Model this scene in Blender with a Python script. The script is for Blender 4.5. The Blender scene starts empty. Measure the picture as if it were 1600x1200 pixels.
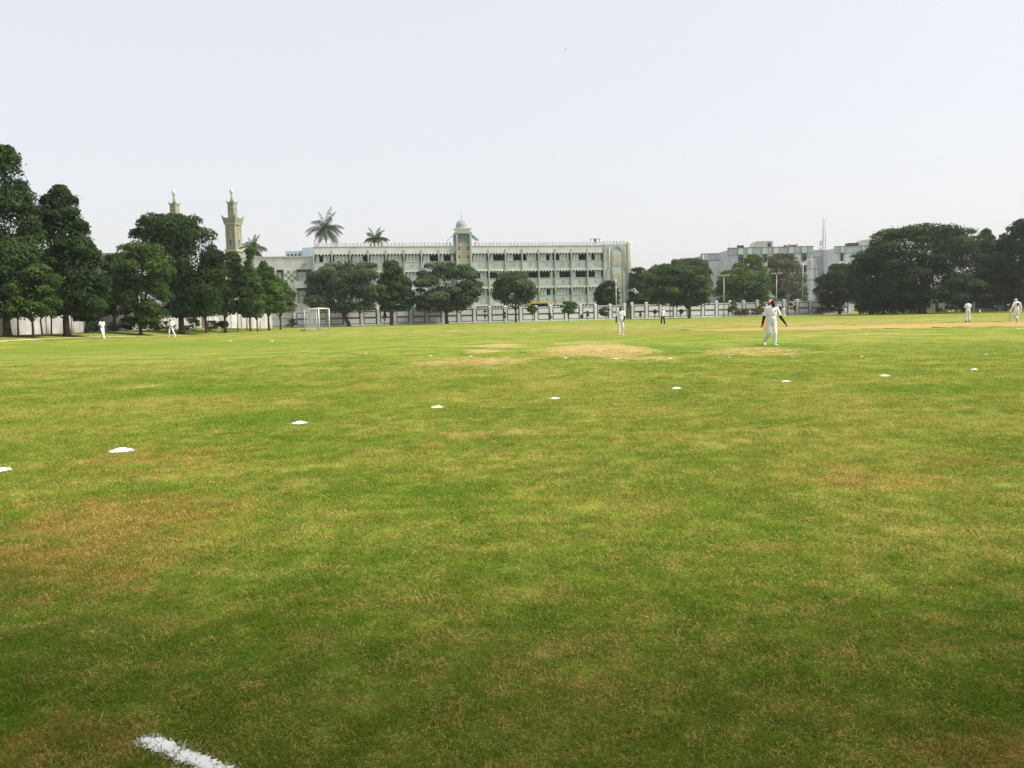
import bpy, bmesh, math, random
import numpy as np
from mathutils import Vector, Matrix

R = math.radians
random.seed(7)
SC = bpy.context.scene
COL = SC.collection

# ------------------------------------------------------------------ camera
CAM_H = 1.40
F = 1248.0                       # focal length in pixels of the 1600 px wide photograph
PITCH, ROLL = R(4.95), R(-1.29)
cam_d = bpy.data.cameras.new('camera')
cam_d.sensor_width = 36.0
cam_d.lens = F / 1600 * 36
cam_d.clip_start = 0.05
cam_d.clip_end = 6000
cam = bpy.data.objects.new('camera', cam_d)
COL.objects.link(cam)
CM = Matrix.Rotation(R(90) - PITCH, 3, 'X') @ Matrix.Rotation(ROLL, 3, 'Z')
cam.matrix_world = Matrix.Translation((0, 0, CAM_H)) @ CM.to_4x4()
SC.camera = cam

# ------------------------------------------------------------------ world, sun, exposure
SUN_EL, SUN_AZ = R(52), R(97)    # azimuth clockwise from +Y (the way the camera looks)
w = bpy.data.worlds.new('World'); SC.world = w; w.use_nodes = True
nt = w.node_tree; nt.nodes.clear()
out = nt.nodes.new('ShaderNodeOutputWorld')
bg = nt.nodes.new('ShaderNodeBackground')
sky = nt.nodes.new('ShaderNodeTexSky')
sky.sky_type = 'NISHITA'; sky.sun_disc = False
sky.sun_elevation = SUN_EL; sky.sun_rotation = SUN_AZ
sky.dust_density = 4.0; sky.air_density = 1.0; sky.ozone_density = 1.0; sky.altitude = 10
veil = nt.nodes.new('ShaderNodeMix'); veil.data_type = 'RGBA'
veil.inputs[0].default_value = 0.60                     # thin white high haze over the whole sky
veil.inputs[7].default_value = (9.1, 8.95, 8.95, 1)
nt.links.new(sky.outputs[0], veil.inputs[6])
nt.links.new(veil.outputs[2], bg.inputs['Color'])
bg.inputs['Strength'].default_value = 0.10
nt.links.new(bg.outputs[0], out.inputs['Surface'])

sun_d = bpy.data.lights.new('sun', 'SUN')
sun_d.energy = 5.0; sun_d.angle = R(12); sun_d.color = (1.0, 0.95, 0.87)
sun = bpy.data.objects.new('sun', sun_d); COL.objects.link(sun)
sdir = Vector((math.sin(SUN_AZ) * math.cos(SUN_EL), math.cos(SUN_AZ) * math.cos(SUN_EL), math.sin(SUN_EL)))
sun.rotation_euler = sdir.to_track_quat('Z', 'Y').to_euler()

SC.view_settings.view_transform = 'Standard'
SC.view_settings.look = 'None'
SC.view_settings.exposure = 0.40
SC.view_settings.gamma = 1.0
SC.render.engine = 'CYCLES'
SC.cycles.max_bounces = 5
SC.cycles.diffuse_bounces = 2
SC.cycles.transmission_bounces = 2
SC.cycles.volume_bounces = 0
SC.cycles.use_denoising = True
SC.cycles.denoising_prefilter = 'NONE'
SC.cycles.denoising_input_passes = 'RGB_ALBEDO_NORMAL'

# ------------------------------------------------------------------ helpers
def ray(px, py):
    return CM @ Vector(((px - 800) / F, -(py - 600) / F, -1))
def at(px, py, D):
    """the world point seen at a photo pixel, D metres ahead of the camera"""
    d = ray(px, py)
    return Vector((0, 0, CAM_H)) + d * (D / d.y)
def gz(x, y):
    """ground height: level field, a grass verge that rises to the left wall"""
    t = min(1, max(0, (-x - 33.5) / 8.0)); t = t * t * (3 - 2 * t)
    f = min(1, max(0, (135 - y) / 25))
    return 0.58 * t * f
def on_ground(px, py):
    d = ray(px, py)
    t = -CAM_H / d.z
    p = Vector((0, 0, CAM_H)) + d * t
    return Vector((p.x, p.y, 0))

def link(o, parent=None):
    COL.objects.link(o)
    if parent is not None: o.parent = parent
    return o
def tag(o, label, cat=None, group=None, kind=None):
    if label: o['label'] = label
    if cat: o['category'] = cat
    if group: o['group'] = group
    if kind: o['kind'] = kind
    return o
def empty(name, loc, rz=0.0, scale=1.0):
    o = bpy.data.objects.new(name, None)
    o.empty_display_size = 0.3
    o.location = loc; o.rotation_euler = (0, 0, rz); o.scale = (scale,) * 3
    return link(o)
def copy_tree(o, parent=None):
    c = o.copy(); link(c, parent)
    for ch in o.children: copy_tree(ch, c)
    return c

class MB:
    """collects shapes; build() links them as one mesh object"""
    def __init__(s): s.v, s.f, s.sm = [], [], []
    def add(s, vs, fs, smooth=False):
        n = len(s.v); s.v += [tuple(p) for p in vs]
        s.f += [tuple(i + n for i in f) for f in fs]; s.sm += [smooth] * len(fs)
        return s
    def box(s, x0, x1, y0, y1, z0, z1):
        return s.add([(x0,y0,z0),(x1,y0,z0),(x1,y1,z0),(x0,y1,z0),(x0,y0,z1),(x1,y0,z1),(x1,y1,z1),(x0,y1,z1)],
              [(0,3,2,1),(4,5,6,7),(0,1,5,4),(1,2,6,5),(2,3,7,6),(3,0,4,7)])
    def frustum(s, c, w0, w1, z0, z1):
        a, b = w0 / 2, w1 / 2; x, y = c
        return s.add([(x-a,y-a,z0),(x+a,y-a,z0),(x+a,y+a,z0),(x-a,y+a,z0),(x-b,y-b,z1),(x+b,y-b,z1),(x+b,y+b,z1),(x-b,y+b,z1)],
              [(0,3,2,1),(4,5,6,7),(0,1,5,4),(1,2,6,5),(2,3,7,6),(3,0,4,7)])
    def tube(s, path, rad, n=8, cap=True, smooth=True):
        path = [Vector(p) for p in path]
        if not hasattr(rad, '__len__'): rad = [rad] * len(path)
        vs, fs = [], []
        up = Vector((0, 0, 1)); prev = None
        for i, p in enumerate(path):
            d = (path[min(i + 1, len(path) - 1)] - path[max(i - 1, 0)]).normalized()
            a = d.cross(up if abs(d.z) < .95 else Vector((1, 0, 0))).normalized() if prev is None else (prev - d * prev.dot(d)).normalized()
            prev = a; b = d.cross(a)
            for k in range(n):
                t = 2 * math.pi * k / n
                vs.append(p + (a * math.cos(t) + b * math.sin(t)) * rad[i])
        for i in range(len(path) - 1):
            for k in range(n):
                fs.append((i*n+k, i*n+(k+1) % n, (i+1)*n+(k+1) % n, (i+1)*n+k))
        if cap:
            fs.append(tuple(range(n))[::-1]); fs.append(tuple((len(path)-1)*n + k for k in range(n)))
        return s.add(vs, fs, smooth)
    def lathe(s, prof, c=(0, 0), n=16, smooth=True):
        vs, fs = [], []
        for r, z in prof:
            for k in range(n):
                t = 2 * math.pi * k / n
                vs.append((c[0] + r * math.cos(t), c[1] + r * math.sin(t), z))
        for i in range(len(prof) - 1):
            for k in range(n):
                fs.append((i*n+k, i*n+(k+1) % n, (i+1)*n+(k+1) % n, (i+1)*n+k))
        fs.append(tuple(range(n))[::-1]); fs.append(tuple((len(prof)-1)*n + k for k in range(n)))
        return s.add(vs, fs, smooth)
    def ball(s, c, rx, ry=None, rz=None, rot=None, u=14, v=9):
        ry = rx if ry is None else ry; rz = rx if rz is None else rz
        vs = [Vector((0, 0, -rz))]; fs = []
        for i in range(1, v):
            th = math.pi * i / v
            for k in range(u):
                t = 2 * math.pi * k / u
                vs.append(Vector((rx*math.sin(th)*math.cos(t), ry*math.sin(th)*math.sin(t), -rz*math.cos(th))))
        vs.append(Vector((0, 0, rz)))
        for k in range(u): fs.append((0, 1 + (k+1) % u, 1 + k))
        for i in range(v - 2):
            for k in range(u):
                a = 1 + i*u; fs.append((a+k, a+(k+1) % u, a+u+(k+1) % u, a+u+k))
        a = 1 + (v-2)*u
        for k in range(u): fs.append((a+k, a+(k+1) % u, len(vs)-1))
        if rot is not None: vs = [rot @ p for p in vs]
        return s.add([p + Vector(c) for p in vs], fs, True)
    def capsule(s, p0, r0, p1, r1, n=12):
        p0, p1 = Vector(p0), Vector(p1)
        d = (p1 - p0).normalized()
        path, rad = [], []
        for a in (-80, -50, -20): path.append(p0 + d*r0*math.sin(R(a))); rad.append(r0*math.cos(R(a)))
        for t in (.0, .33, .66, 1.0): path.append(p0.lerp(p1, t)); rad.append(r0 + (r1-r0)*t)
        for a in (20, 50, 80): path.append(p1 + d*r1*math.sin(R(a))); rad.append(r1*math.cos(R(a)))
        return s.tube(path, rad, n)
    def mesh(s, name):
        me = bpy.data.meshes.new(name); me.from_pydata(s.v, [], s.f)
        me.polygons.foreach_set('use_smooth', s.sm); me.update()
        return me
    def build(s, name, m, parent=None, loc=None):
        me = s.mesh(name); me.materials.append(m)
        o = bpy.data.objects.new(name, me)
        if loc is not None: o.location = loc
        return link(o, parent)
def inst(name, me, parent, loc=(0, 0, 0), rz=0.0):
    o = bpy.data.objects.new(name, me); o.location = loc; o.rotation_euler = (0, 0, rz)
    return link(o, parent)

def fast_mesh(name, verts, nper, mats, tint=None):
    """verts (N,nper,3): N separate polygons"""
    N = verts.shape[0]
    me = bpy.data.meshes.new(name)
    me.vertices.add(N * nper); me.vertices.foreach_set('co', verts.reshape(-1).astype(np.float32))
    me.loops.add(N * nper); me.loops.foreach_set('vertex_index', np.arange(N * nper, dtype=np.int32))
    me.polygons.add(N)
    me.polygons.foreach_set('loop_start', np.arange(0, N * nper, nper, dtype=np.int32))
    me.polygons.foreach_set('loop_total', np.full(N, nper, dtype=np.int32))
    if tint is not None:
        a = me.attributes.new('tint', 'FLOAT', 'FACE'); a.data.foreach_set('value', tint.astype(np.float32))
    me.update(calc_edges=True); me.validate()
    for m in mats: me.materials.append(m)
    return me

# ------------------------------------------------------------------ materials
def nodes_of(name):
    m = bpy.data.materials.new(name); m.use_nodes = True
    t = m.node_tree; t.nodes.clear()
    o = t.nodes.new('ShaderNodeOutputMaterial')
    return m, t, o
def N(t, kind, **kw):
    n = t.nodes.new(kind)
    for k, v in kw.items(): setattr(n, k, v)
    return n
def mixc(t, fac, a, b, mode='MIX'):
    n = N(t, 'ShaderNodeMix', data_type='RGBA', blend_type=mode)
    for i, x in ((0, fac), (6, a), (7, b)):
        if isinstance(x, (int, float)): n.inputs[i].default_value = x
        elif isinstance(x, tuple): n.inputs[i].default_value = (*x[:3], 1)
        else: t.links.new(x, n.inputs[i])
    return n.outputs[2]
def mth(t, op, a, b=None, c=None, clamp=False):
    n = N(t, 'ShaderNodeMath', operation=op, use_clamp=clamp)
    for i, x in enumerate((a, b, c)):
        if x is None: continue
        if isinstance(x, (int, float)): n.inputs[i].default_value = x
        else: t.links.new(x, n.inputs[i])
    return n.outputs[0]
def noise(t, vec, scale, detail=3, rough=.55, stretch=None):
    n = N(t, 'ShaderNodeTexNoise'); n.inputs['Scale'].default_value = scale
    n.inputs['Detail'].default_value = detail; n.inputs['Roughness'].default_value = rough
    if stretch:
        mp = N(t, 'ShaderNodeMapping'); mp.inputs['Scale'].default_value = stretch
        t.links.new(vec, mp.inputs['Vector']); vec = mp.outputs[0]
    t.links.new(vec, n.inputs['Vector'])
    return n.outputs['Fac']
def ramp(t, x, lo, hi, a=0.0, b=1.0, smooth=True):
    n = N(t, 'ShaderNodeMapRange', interpolation_type='SMOOTHSTEP' if smooth else 'LINEAR')
    n.inputs[1].default_value = lo; n.inputs[2].default_value = hi
    n.inputs[3].default_value = a; n.inputs[4].default_value = b
    t.links.new(x, n.inputs[0]); return n.outputs[0]

def pmat(name, col, rough=.8, var=.12, scale=1.5, streak=0.0, dirt=(.13, .13, .11), bump=0.0, spec=.25, metal=0.0, fine=25):
    """painted / plastered / metal surface: mottled colour, rain streaks, slight relief"""
    m, t, o = nodes_of(name)
    b = N(t, 'ShaderNodeBsdfPrincipled')
    pos = N(t, 'ShaderNodeNewGeometry').outputs['Position']
    n1 = noise(t, pos, scale, 5)
    lo = tuple(max(0, c * (1 - var)) for c in col); hi = tuple(min(1, c * (1 + var)) for c in col)
    c = mixc(t, ramp(t, n1, .3, .7), lo, hi)
    if streak > 0:
        s1 = noise(t, pos, 1.0, 4, .6, (2.2, 2.2, .16))
        s2 = noise(t, pos, .35, 4)
        k = mth(t, 'MULTIPLY', ramp(t, s1, .5, .78), ramp(t, s2, .35, .65))
        c = mixc(t, mth(t, 'MULTIPLY', k, streak), c, dirt)
    t.links.new(c, b.inputs['Base Color'])
    b.inputs['Roughness'].default_value = rough; b.inputs['Metallic'].default_value = metal
    b.inputs['Specular IOR Level'].default_value = spec
    if bump > 0:
        bp = N(t, 'ShaderNodeBump'); bp.inputs['Strength'].default_value = bump; bp.inputs['Distance'].default_value = .03
        t.links.new(noise(t, pos, fine, 4), bp.inputs['Height']); t.links.new(bp.outputs[0], b.inputs['Normal'])
    t.links.new(b.outputs[0], o.inputs['Surface'])
    return m

def leaf_mat(name, dark, light, transl=.35, rough=.7):
    m, t, o = nodes_of(name)
    pos = N(t, 'ShaderNodeNewGeometry').outputs['Position']
    ti = N(t, 'ShaderNodeAttribute', attribute_name='tint').outputs['Fac']
    n1 = noise(t, pos, .45, 2)
    f = mth(t, 'ADD', mth(t, 'MULTIPLY', ti, .75), mth(t, 'MULTIPLY', ramp(t, n1, .3, .7), .35), clamp=True)
    c = mixc(t, f, dark, light)
    b = N(t, 'ShaderNodeBsdfPrincipled'); b.inputs['Roughness'].default_value = rough
    b.inputs['Specular IOR Level'].default_value = .12
    tr = N(t, 'ShaderNodeBsdfTranslucent')
    t.links.new(c, b.inputs['Base Color'])
    t.links.new(mixc(t, .5, c, (.10, .16, .02)), tr.inputs['Color'])
    mx = N(t, 'ShaderNodeMixShader'); mx.inputs[0].default_value = transl
    t.links.new(b.outputs[0], mx.inputs[1]); t.links.new(tr.outputs[0], mx.inputs[2])
    t.links.new(mx.outputs[0], o.inputs['Surface'])
    return m

M = {}
M['school'] = pmat('school_paint', (.38, .43, .38), .85, .16, .5, .75, (.20, .24, .20))
M['school_light'] = pmat('school_light_paint', (.54, .57, .53), .85, .10, .6, .6, (.25, .28, .24))
M['school_dark'] = pmat('school_fin_paint', (.35, .41, .36), .85, .10, .6, .5)
M['merlon'] = pmat('merlon_paint', (.58, .60, .60), .85, .10, .8, .5, (.25, .26, .26))
M['cream'] = pmat('cream_paint', (.55, .51, .41), .8, .10, .7, .3, (.34, .32, .27))
M['cream_pale'] = pmat('pale_cream_paint', (.55, .54, .42), .8, .08, .7, .4, (.35, .34, .28))
M['ochre'] = pmat('ochre_paint', (.62, .46, .16), .8, .08, .9)
M['bluegrey'] = pmat('blue_grey_paint', (.22, .32, .36), .7, .1, .7)
M['dome'] = pmat('dome_paint', (.30, .35, .34), .8, .12, .8, .4)
M['room'] = pmat('room_plaster', (.17, .17, .15), .9, .1, .6)
M['sash'] = pmat('window_sash_paint', (.34, .39, .35), .6, .1, 1.2)
M['louvre'] = pmat('frosted_louvre_glass', (.62, .66, .62), .25, .12, 2.5, spec=.5)
M['glass'] = pmat('dark_window_glass', (.03, .035, .04), .12, .2, .6, spec=.6)
M['ironwork'] = pmat('dark_iron', (.05, .05, .05), .5, .2, 4)
M['white_wall'] = pmat('white_wall_paint', (.62, .62, .65), .85, .06, .4, .45, (.32, .32, .30))
M['wall_border'] = pmat('dark_border_paint', (.055, .055, .055), .8, .2, 2)
M['old_white'] = pmat('stained_limewash', (.44, .43, .40), .9, .2, .5, 1.0, (.08, .08, .07))
M['concrete'] = pmat('weathered_concrete', (.27, .27, .26), .9, .2, .5, .7, (.10, .10, .09))
M['apart'] = pmat('apartment_paint', (.52, .54, .58), .85, .12, .3, .75, (.30, .31, .32))
M['apart_blue'] = pmat('pale_blue_paint', (.37, .40, .45), .85, .16, .4, .7, (.28, .31, .33))
M['blue_line'] = pmat('blue_trim_paint', (.14, .19, .24), .8, .2, .6)
M['skyblue'] = pmat('sky_blue_paint', (.44, .56, .66), .8, .08, .3, .2)
M['minaret'] = pmat('minaret_green_paint', (.21, .255, .18), .8, .12, .5, .4, (.15, .19, .14))
M['minaret_trim'] = pmat('minaret_cream_trim', (.42, .38, .25), .8, .08, .7)
M['minaret_ochre'] = pmat('minaret_ochre_lattice', (.42, .27, .11), .8, .2, 2.5)
M['pearl'] = pmat('white_dome_paint', (.56, .56, .58), .35, .05, .8, spec=.5)
M['galv'] = pmat('galvanised_steel', (.42, .43, .43), .55, .14, 2, .3, (.2, .18, .15), metal=.2)
M['white_metal'] = pmat('white_painted_steel', (.72, .72, .70), .5, .12, 3, .3, (.35, .28, .2))
M['yellow'] = pmat('yellow_painted_steel', (.72, .46, .08), .5, .1, 2)
M['lamp_glass'] = pmat('floodlight_glass', (.6, .62, .62), .2, .05, 3, spec=.6)
M['bark'] = pmat('tree_bark', (.11, .085, .06), .95, .35, 3, .4, (.05, .045, .04), bump=.8, fine=14)
M['bark_pale'] = pmat('pale_bark', (.22, .19, .15), .95, .3, 3, .3, (.1, .09, .07), bump=.6, fine=14)
M['palm_bark'] = pmat('palm_bark', (.20, .17, .14), .95, .25, 4, bump=.6)
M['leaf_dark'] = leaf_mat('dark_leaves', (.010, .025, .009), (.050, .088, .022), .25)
M['leaf_mid'] = leaf_mat('green_leaves', (.018, .046, .012), (.090, .145, .030), .3)
M['leaf_light'] = leaf_mat('light_leaves', (.026, .066, .014), (.14, .21, .036), .35)
M['leaf_grey'] = leaf_mat('grey_green_leaves', (.028, .052, .026), (.10, .14, .058), .25)
M['leaf_olive'] = leaf_mat('sparse_olive_leaves', (.07, .075, .045), (.15, .15, .085), .3)
M['leaf_palm'] = leaf_mat('palm_leaves', (.055, .08, .055), (.13, .16, .10), .3, .5)
M['leaf_red'] = leaf_mat('red_brown_leaves', (.085, .045, .030), (.19, .105, .06), .3)
M['lime'] = pmat('white_lime_powder', (.86, .86, .84), .95, .06, 40)
M['lime_old'] = pmat('trodden_lime', (.62, .60, .40), .95, .2, .7)
M['teal_cloth'] = pmat('teal_cloth', (.05, .22, .22), .9, .2, 1)
M['hut_wall'] = pmat('hut_plaster', (.50, .48, .40), .9, .15, .8, .4)
M['pale_board'] = pmat('pale_blue_board', (.45, .52, .62), .7, .1, 1)

# ------------------------------------------------------------------ turf colour (shared by ground and blades)
def px_patch(px, py, wpx, hpx, strength, kind):
    """a worn or lush patch of turf; size given as seen, stored as metres on the ground"""
    a, b = on_ground(px - wpx / 2, py), on_ground(px + wpx / 2, py)
    n, f = on_ground(px, py + hpx / 2), on_ground(px, py - hpx / 2)
    c = (n + f) / 2
    return (c.x, c.y, (b - a).length / 2, abs(f.y - n.y) / 2, strength, kind)
PATCHES = [px_patch(*a) for a in (
    (935, 549, 150, 24, .9, 'bare'), (1000, 560, 110, 7, .9, 'bare'), (745, 566, 165, 13, .9, 'bare'),
    (775, 540, 70, 8, .8, 'bare'), (752, 549, 50, 6, .8, 'bare'), (1175, 548, 190, 10, .75, 'bare'),
    (1200, 554, 160, 5, .6, 'bare'), (905, 536, 90, 6, .5, 'bare'), (1060, 521, 260, 9, .4, 'earth'),
    (960, 523, 170, 7, .42, 'earth'), (1180, 503, 560, 4, .36, 'earth'), (1430, 503, 240, 3, .32, 'earth'),
    (225, 604, 38, 6, .9, 'bare'), (205, 634, 120, 11, .55, 'bare'), (330, 628, 200, 12, .32, 'earth'),
    (60, 585, 240, 9, .35, 'earth'), (250, 715, 300, 36, .5, 'earth'), (90, 740, 200, 26, .4, 'earth'),
    (190, 812, 330, 70, .66, 'earth'), (60, 880, 360, 90, .6, 'earth'), (150, 905, 200, 50, .55, 'earth'),
    (60, 1165, 260, 90, .65, 'earth'), (1490, 640, 160, 11, .6, 'bare'), (1360, 632, 90, 9, .5, 'bare'),
    (1550, 720, 230, 24, .65, 'earth'), (1350, 745, 300, 36, .36, 'earth'), (1180, 868, 240, 46, .34, 'earth'),
    (1480, 980, 260, 70, .5, 'earth'), (1560, 1170, 260, 80, .7, 'earth'), (1180, 590, 90, 6, .5, 'bare'),
    (520, 770, 420, 60, .25, 'bare'), (900, 740, 500, 50, .22, 'bare'), (480, 625, 150, 10, .4, 'bare'),
    (600, 880, 260, 60, .25, 'bare'), (860, 1020, 300, 60, .25, 'bare'),
    (1150, 508, 900, 16, .42, 'bare'), (1350, 524, 420, 10, .35, 'bare'), (620, 520, 500, 12, .35, 'bare'), (1000, 600, 900, 40, .15, 'bare'), (700, 690, 700, 60, .3, 'bare'), (1150, 680, 500, 50, .25, 'bare'),
    (840, 968, 150, 34, .6, 'lush'), (700, 768, 130, 24, .7, 'lush'), (420, 655, 160, 18, .6, 'lush'),
    (310, 610, 240, 12, .5, 'lush'), (1450, 610, 260, 16, .5, 'lush'), (230, 770, 200, 24, .5, 'lush'),
    (1250, 800, 90, 16, .5, 'lush'), (1230, 541, 70, 8, .8, 'lush'), (200, 545, 420, 16, .3, 'lush'),
    (1040, 545, 60, 14, .5, 'lush'), (1500, 545, 400, 20, .35, 'lush'))]

def patch_fields(x, y):
    """worn / earthy / lush turf at ground points, as smooth fields that the material frays with noise"""
    f = {k: np.zeros(len(x)) for k in ('bare', 'earth', 'lush')}
    for (cx, cy, rx, ry, st, kind) in PATCHES:
        d = np.sqrt(((x-cx)/rx)**2 + ((y-cy)/ry)**2)
        f[kind] = np.maximum(f[kind], st*np.clip(1.45 - .75*d if kind != 'bare' else 1.5 - .95*d, 0, 1.1))
    return f
def turf_group():
    g = bpy.data.node_groups.new('turf_colour', 'ShaderNodeTree')
    for nm in ('bare', 'earth', 'lush'): g.interface.new_socket(nm, in_out='INPUT', socket_type='NodeSocketFloat')
    g.interface.new_socket('Color', in_out='OUTPUT', socket_type='NodeSocketColor')
    g.interface.new_socket('Dry', in_out='OUTPUT', socket_type='NodeSocketFloat')
    t = g; go = N(t, 'NodeGroupOutput'); gi = N(t, 'NodeGroupInput')
    pos = N(t, 'ShaderNodeNewGeometry').outputs['Position']
    big = noise(t, pos, .09, 2); mid = noise(t, pos, .5, 5, .62); fin = noise(t, pos, 4.0, 3, .65)
    fray = mth(t, 'ADD', mth(t, 'MULTIPLY_ADD', mid, 1.5, -.75), mth(t, 'MULTIPLY_ADD', fin, .9, -.45))
    def fr(i, lo, hi):
        on = ramp(t, gi.outputs[i], .02, .25)
        return mth(t, 'MULTIPLY', on, ramp(t, mth(t, 'ADD', gi.outputs[i], fray), lo, hi))
    bare, earth, lush = fr(0, .25, .85), fr(1, .2, .9), fr(2, .1, .9)
    dry = mth(t, 'ADD', mth(t, 'MULTIPLY', ramp(t, mid, .40, .72), .40), mth(t, 'MULTIPLY', ramp(t, big, .4, .65), .20))
    dry = mth(t, 'ADD', dry, mth(t, 'MULTIPLY', ramp(t, fin, .42, .72), .38))
    dry = mth(t, 'ADD', dry, mth(t, 'MULTIPLY', bare, .4))
    dry = mth(t, 'SUBTRACT', dry, mth(t, 'MULTIPLY', lush, .65), clamp=True)
    green = mixc(t, ramp(t, mid, .3, .7), (.110, .200, .014), (.240, .285, .034))
    green = mixc(t, mth(t, 'MULTIPLY', lush, .75), green, (.075, .185, .016))
    c = mixc(t, mth(t, 'MULTIPLY', dry, .72), green, (.43, .34, .10))
    c = mixc(t, mth(t, 'MULTIPLY', bare, .8), c, (.52, .37, .17))
    c = mixc(t, mth(t, 'MULTIPLY', earth, .85), c, (.36, .185, .055))
    t.links.new(c, go.inputs[0]); t.links.new(dry, go.inputs[1])
    return g
def turf_node(t, kind):
    g = N(t, 'ShaderNodeGroup'); g.node_tree = TURF
    for nm in ('bare', 'earth', 'lush'):
        a = N(t, 'ShaderNodeAttribute', attribute_name=nm, attribute_type=kind); t.links.new(a.outputs['Fac'], g.inputs[nm])
    return g
TURF = turf_group()

def ground_mat():
    m, t, o = nodes_of('turf')
    b = N(t, 'ShaderNodeBsdfPrincipled'); b.inputs['Roughness'].default_value = .95; b.inputs['Specular IOR Level'].default_value = .05
    g = turf_node(t, 'GEOMETRY')
    pos = N(t, 'ShaderNodeNewGeometry').outputs['Position']
    sep = N(t, 'ShaderNodeSeparateXYZ'); t.links.new(pos, sep.inputs[0])
    n1 = noise(t, pos, 55, 3, .7); n2 = noise(t, pos, 5, 6, .75)
    c = mixc(t, ramp(t, n1, .35, .65), mixc(t, .5, g.outputs[0], (.035, .045, .008)), g.outputs[0])
    c = mixc(t, mth(t, 'MULTIPLY', ramp(t, n2, .46, .66), .42), c, (.06, .105, .012))
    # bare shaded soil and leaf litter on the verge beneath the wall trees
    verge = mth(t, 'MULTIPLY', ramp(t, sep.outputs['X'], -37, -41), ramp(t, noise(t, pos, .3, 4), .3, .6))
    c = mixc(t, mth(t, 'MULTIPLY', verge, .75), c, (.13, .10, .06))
    t.links.new(c, b.inputs['Base Color'])
    bp = N(t, 'ShaderNodeBump'); bp.inputs['Strength'].default_value = .5; bp.inputs['Distance'].default_value = .02
    t.links.new(n1, bp.inputs['Height']); t.links.new(bp.outputs[0], b.inputs['Normal'])
    t.links.new(b.outputs[0], o.inputs['Surface'])
    return m
M['turf'] = ground_mat()

def blade_mat():
    m, t, o = nodes_of('grass_blades')
    g = turf_node(t, 'INSTANCER')
    ti = N(t, 'ShaderNodeAttribute', attribute_name='tint').outputs['Fac']
    rnd = N(t, 'ShaderNodeObjectInfo').outputs['Random']
    pos = N(t, 'ShaderNodeNewGeometry').outputs['Position']
    clot = noise(t, pos, 11, 3, .7); clot2 = noise(t, pos, 2.6, 3, .65)
    dryness = mth(t, 'ADD', mth(t, 'MULTIPLY', g.outputs[1], .45), mth(t, 'ADD', mth(t, 'MULTIPLY_ADD', clot, 1.5, -.75), mth(t, 'MULTIPLY_ADD', clot2, .7, -.35)))
    straw = ramp(t, mth(t, 'ADD', mth(t, 'MULTIPLY', ti, .8), dryness), .58, .86)
    c = mixc(t, ramp(t, ti, .0, .9), (.065, .170, .010), (.43, .48, .058))
    c = mixc(t, .52, c, g.outputs[0])
    c = mixc(t, mth(t, 'MULTIPLY', rnd, .38), c, (.050, .125, .012))
    c = mixc(t, straw, c, mixc(t, ti, (.42, .28, .070), (.66, .51, .17)))
    b = N(t, 'ShaderNodeBsdfPrincipled'); b.inputs['Roughness'].default_value = .7; b.inputs['Specular IOR Level'].default_value = .06
    t.links.new(c, b.inputs['Base Color'])
    tr = N(t, 'ShaderNodeBsdfTranslucent'); t.links.new(c, tr.inputs['Color'])
    mx = N(t, 'ShaderNodeMixShader'); mx.inputs[0].default_value = .42
    t.links.new(b.outputs[0], mx.inputs[1]); t.links.new(tr.outputs[0], mx.inputs[2])
    t.links.new(mx.outputs[0], o.inputs['Surface'])
    return m
M['blades'] = blade_mat()

def pitch_mat():
    m, t, o = nodes_of('pitch_earth')
    b = N(t, 'ShaderNodeBsdfPrincipled'); b.inputs['Roughness'].default_value = .95; b.inputs['Specular IOR Level'].default_value = .05
    pos = N(t, 'ShaderNodeNewGeometry').outputs['Position']
    n1 = noise(t, pos, .5, 5, .65, (.35, 1, 1)); n2 = noise(t, pos, .16, 4); n3 = noise(t, pos, 6, 3)
    c = mixc(t, ramp(t, n1, .35, .65), (.32, .205, .08), (.40, .275, .12))
    c = mixc(t, mth(t, 'MULTIPLY', ramp(t, n2, .42, .62), .7), c, (.28, .25, .055))
    sep = N(t, 'ShaderNodeSeparateXYZ'); t.links.new(pos, sep.inputs[0])
    d = mth(t, 'ADD', sep.outputs['Y'], mth(t, 'MULTIPLY', n1, 6))
    c = mixc(t, ramp(t, d, 54.5, 51.5), c, (.48, .36, .17))       # sandy dust along the near edge of the square
    c = mixc(t, mth(t, 'MULTIPLY', n3, .2), c, (.2, .13, .05))
    t.links.new(c, b.inputs['Base Color']); t.links.new(b.outputs[0], o.inputs['Surface'])
    return m
M['pitch'] = pitch_mat()

# ------------------------------------------------------------------ ground, pitch, lines
def axis(a, b, step, ext):
    l = list(np.arange(a, b + .01, step)); s = step; lo, hi = a, b
    while lo > -ext: s *= 1.6; lo -= s; l.insert(0, lo)
    s = step
    while hi < ext: s *= 1.6; hi += s; l.append(hi)
    return l
def spread(stops, ext):
    l = [stops[0][0]]
    for (a_, b_, st) in stops:
        n_ = int(round((b_-a_)/st)); l += [a_ + (b_-a_)*(k+1)/n_ for k in range(n_)]
    st = 2.0
    while l[-1] < ext: st *= 1.6; l.append(l[-1]+st)
    st = 2.0
    while l[0] > -ext: st *= 1.6; l.insert(0, l[0]-st)
    return l
xs = spread(((-60, -24, 1.5), (-24, -8, .6), (-8, 8, .3), (8, 24, .6), (24, 80, 1.5)), 900)
ys = spread(((-10, 1.5, 1.5), (1.5, 12, .22), (12, 40, .5), (40, 100, 1.0), (100, 180, 2.0)), 900)
vs = [(x, y, gz(x, y)) for y in ys for x in xs]
nx = len(xs)
fs = [(j*nx+i, j*nx+i+1, (j+1)*nx+i+1, (j+1)*nx+i) for j in range(len(ys)-1) for i in range(nx-1)]
g = MB(); g.add(vs, fs, True)
o = g.build('ground', M['turf'])
gv = np.array(vs)
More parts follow.
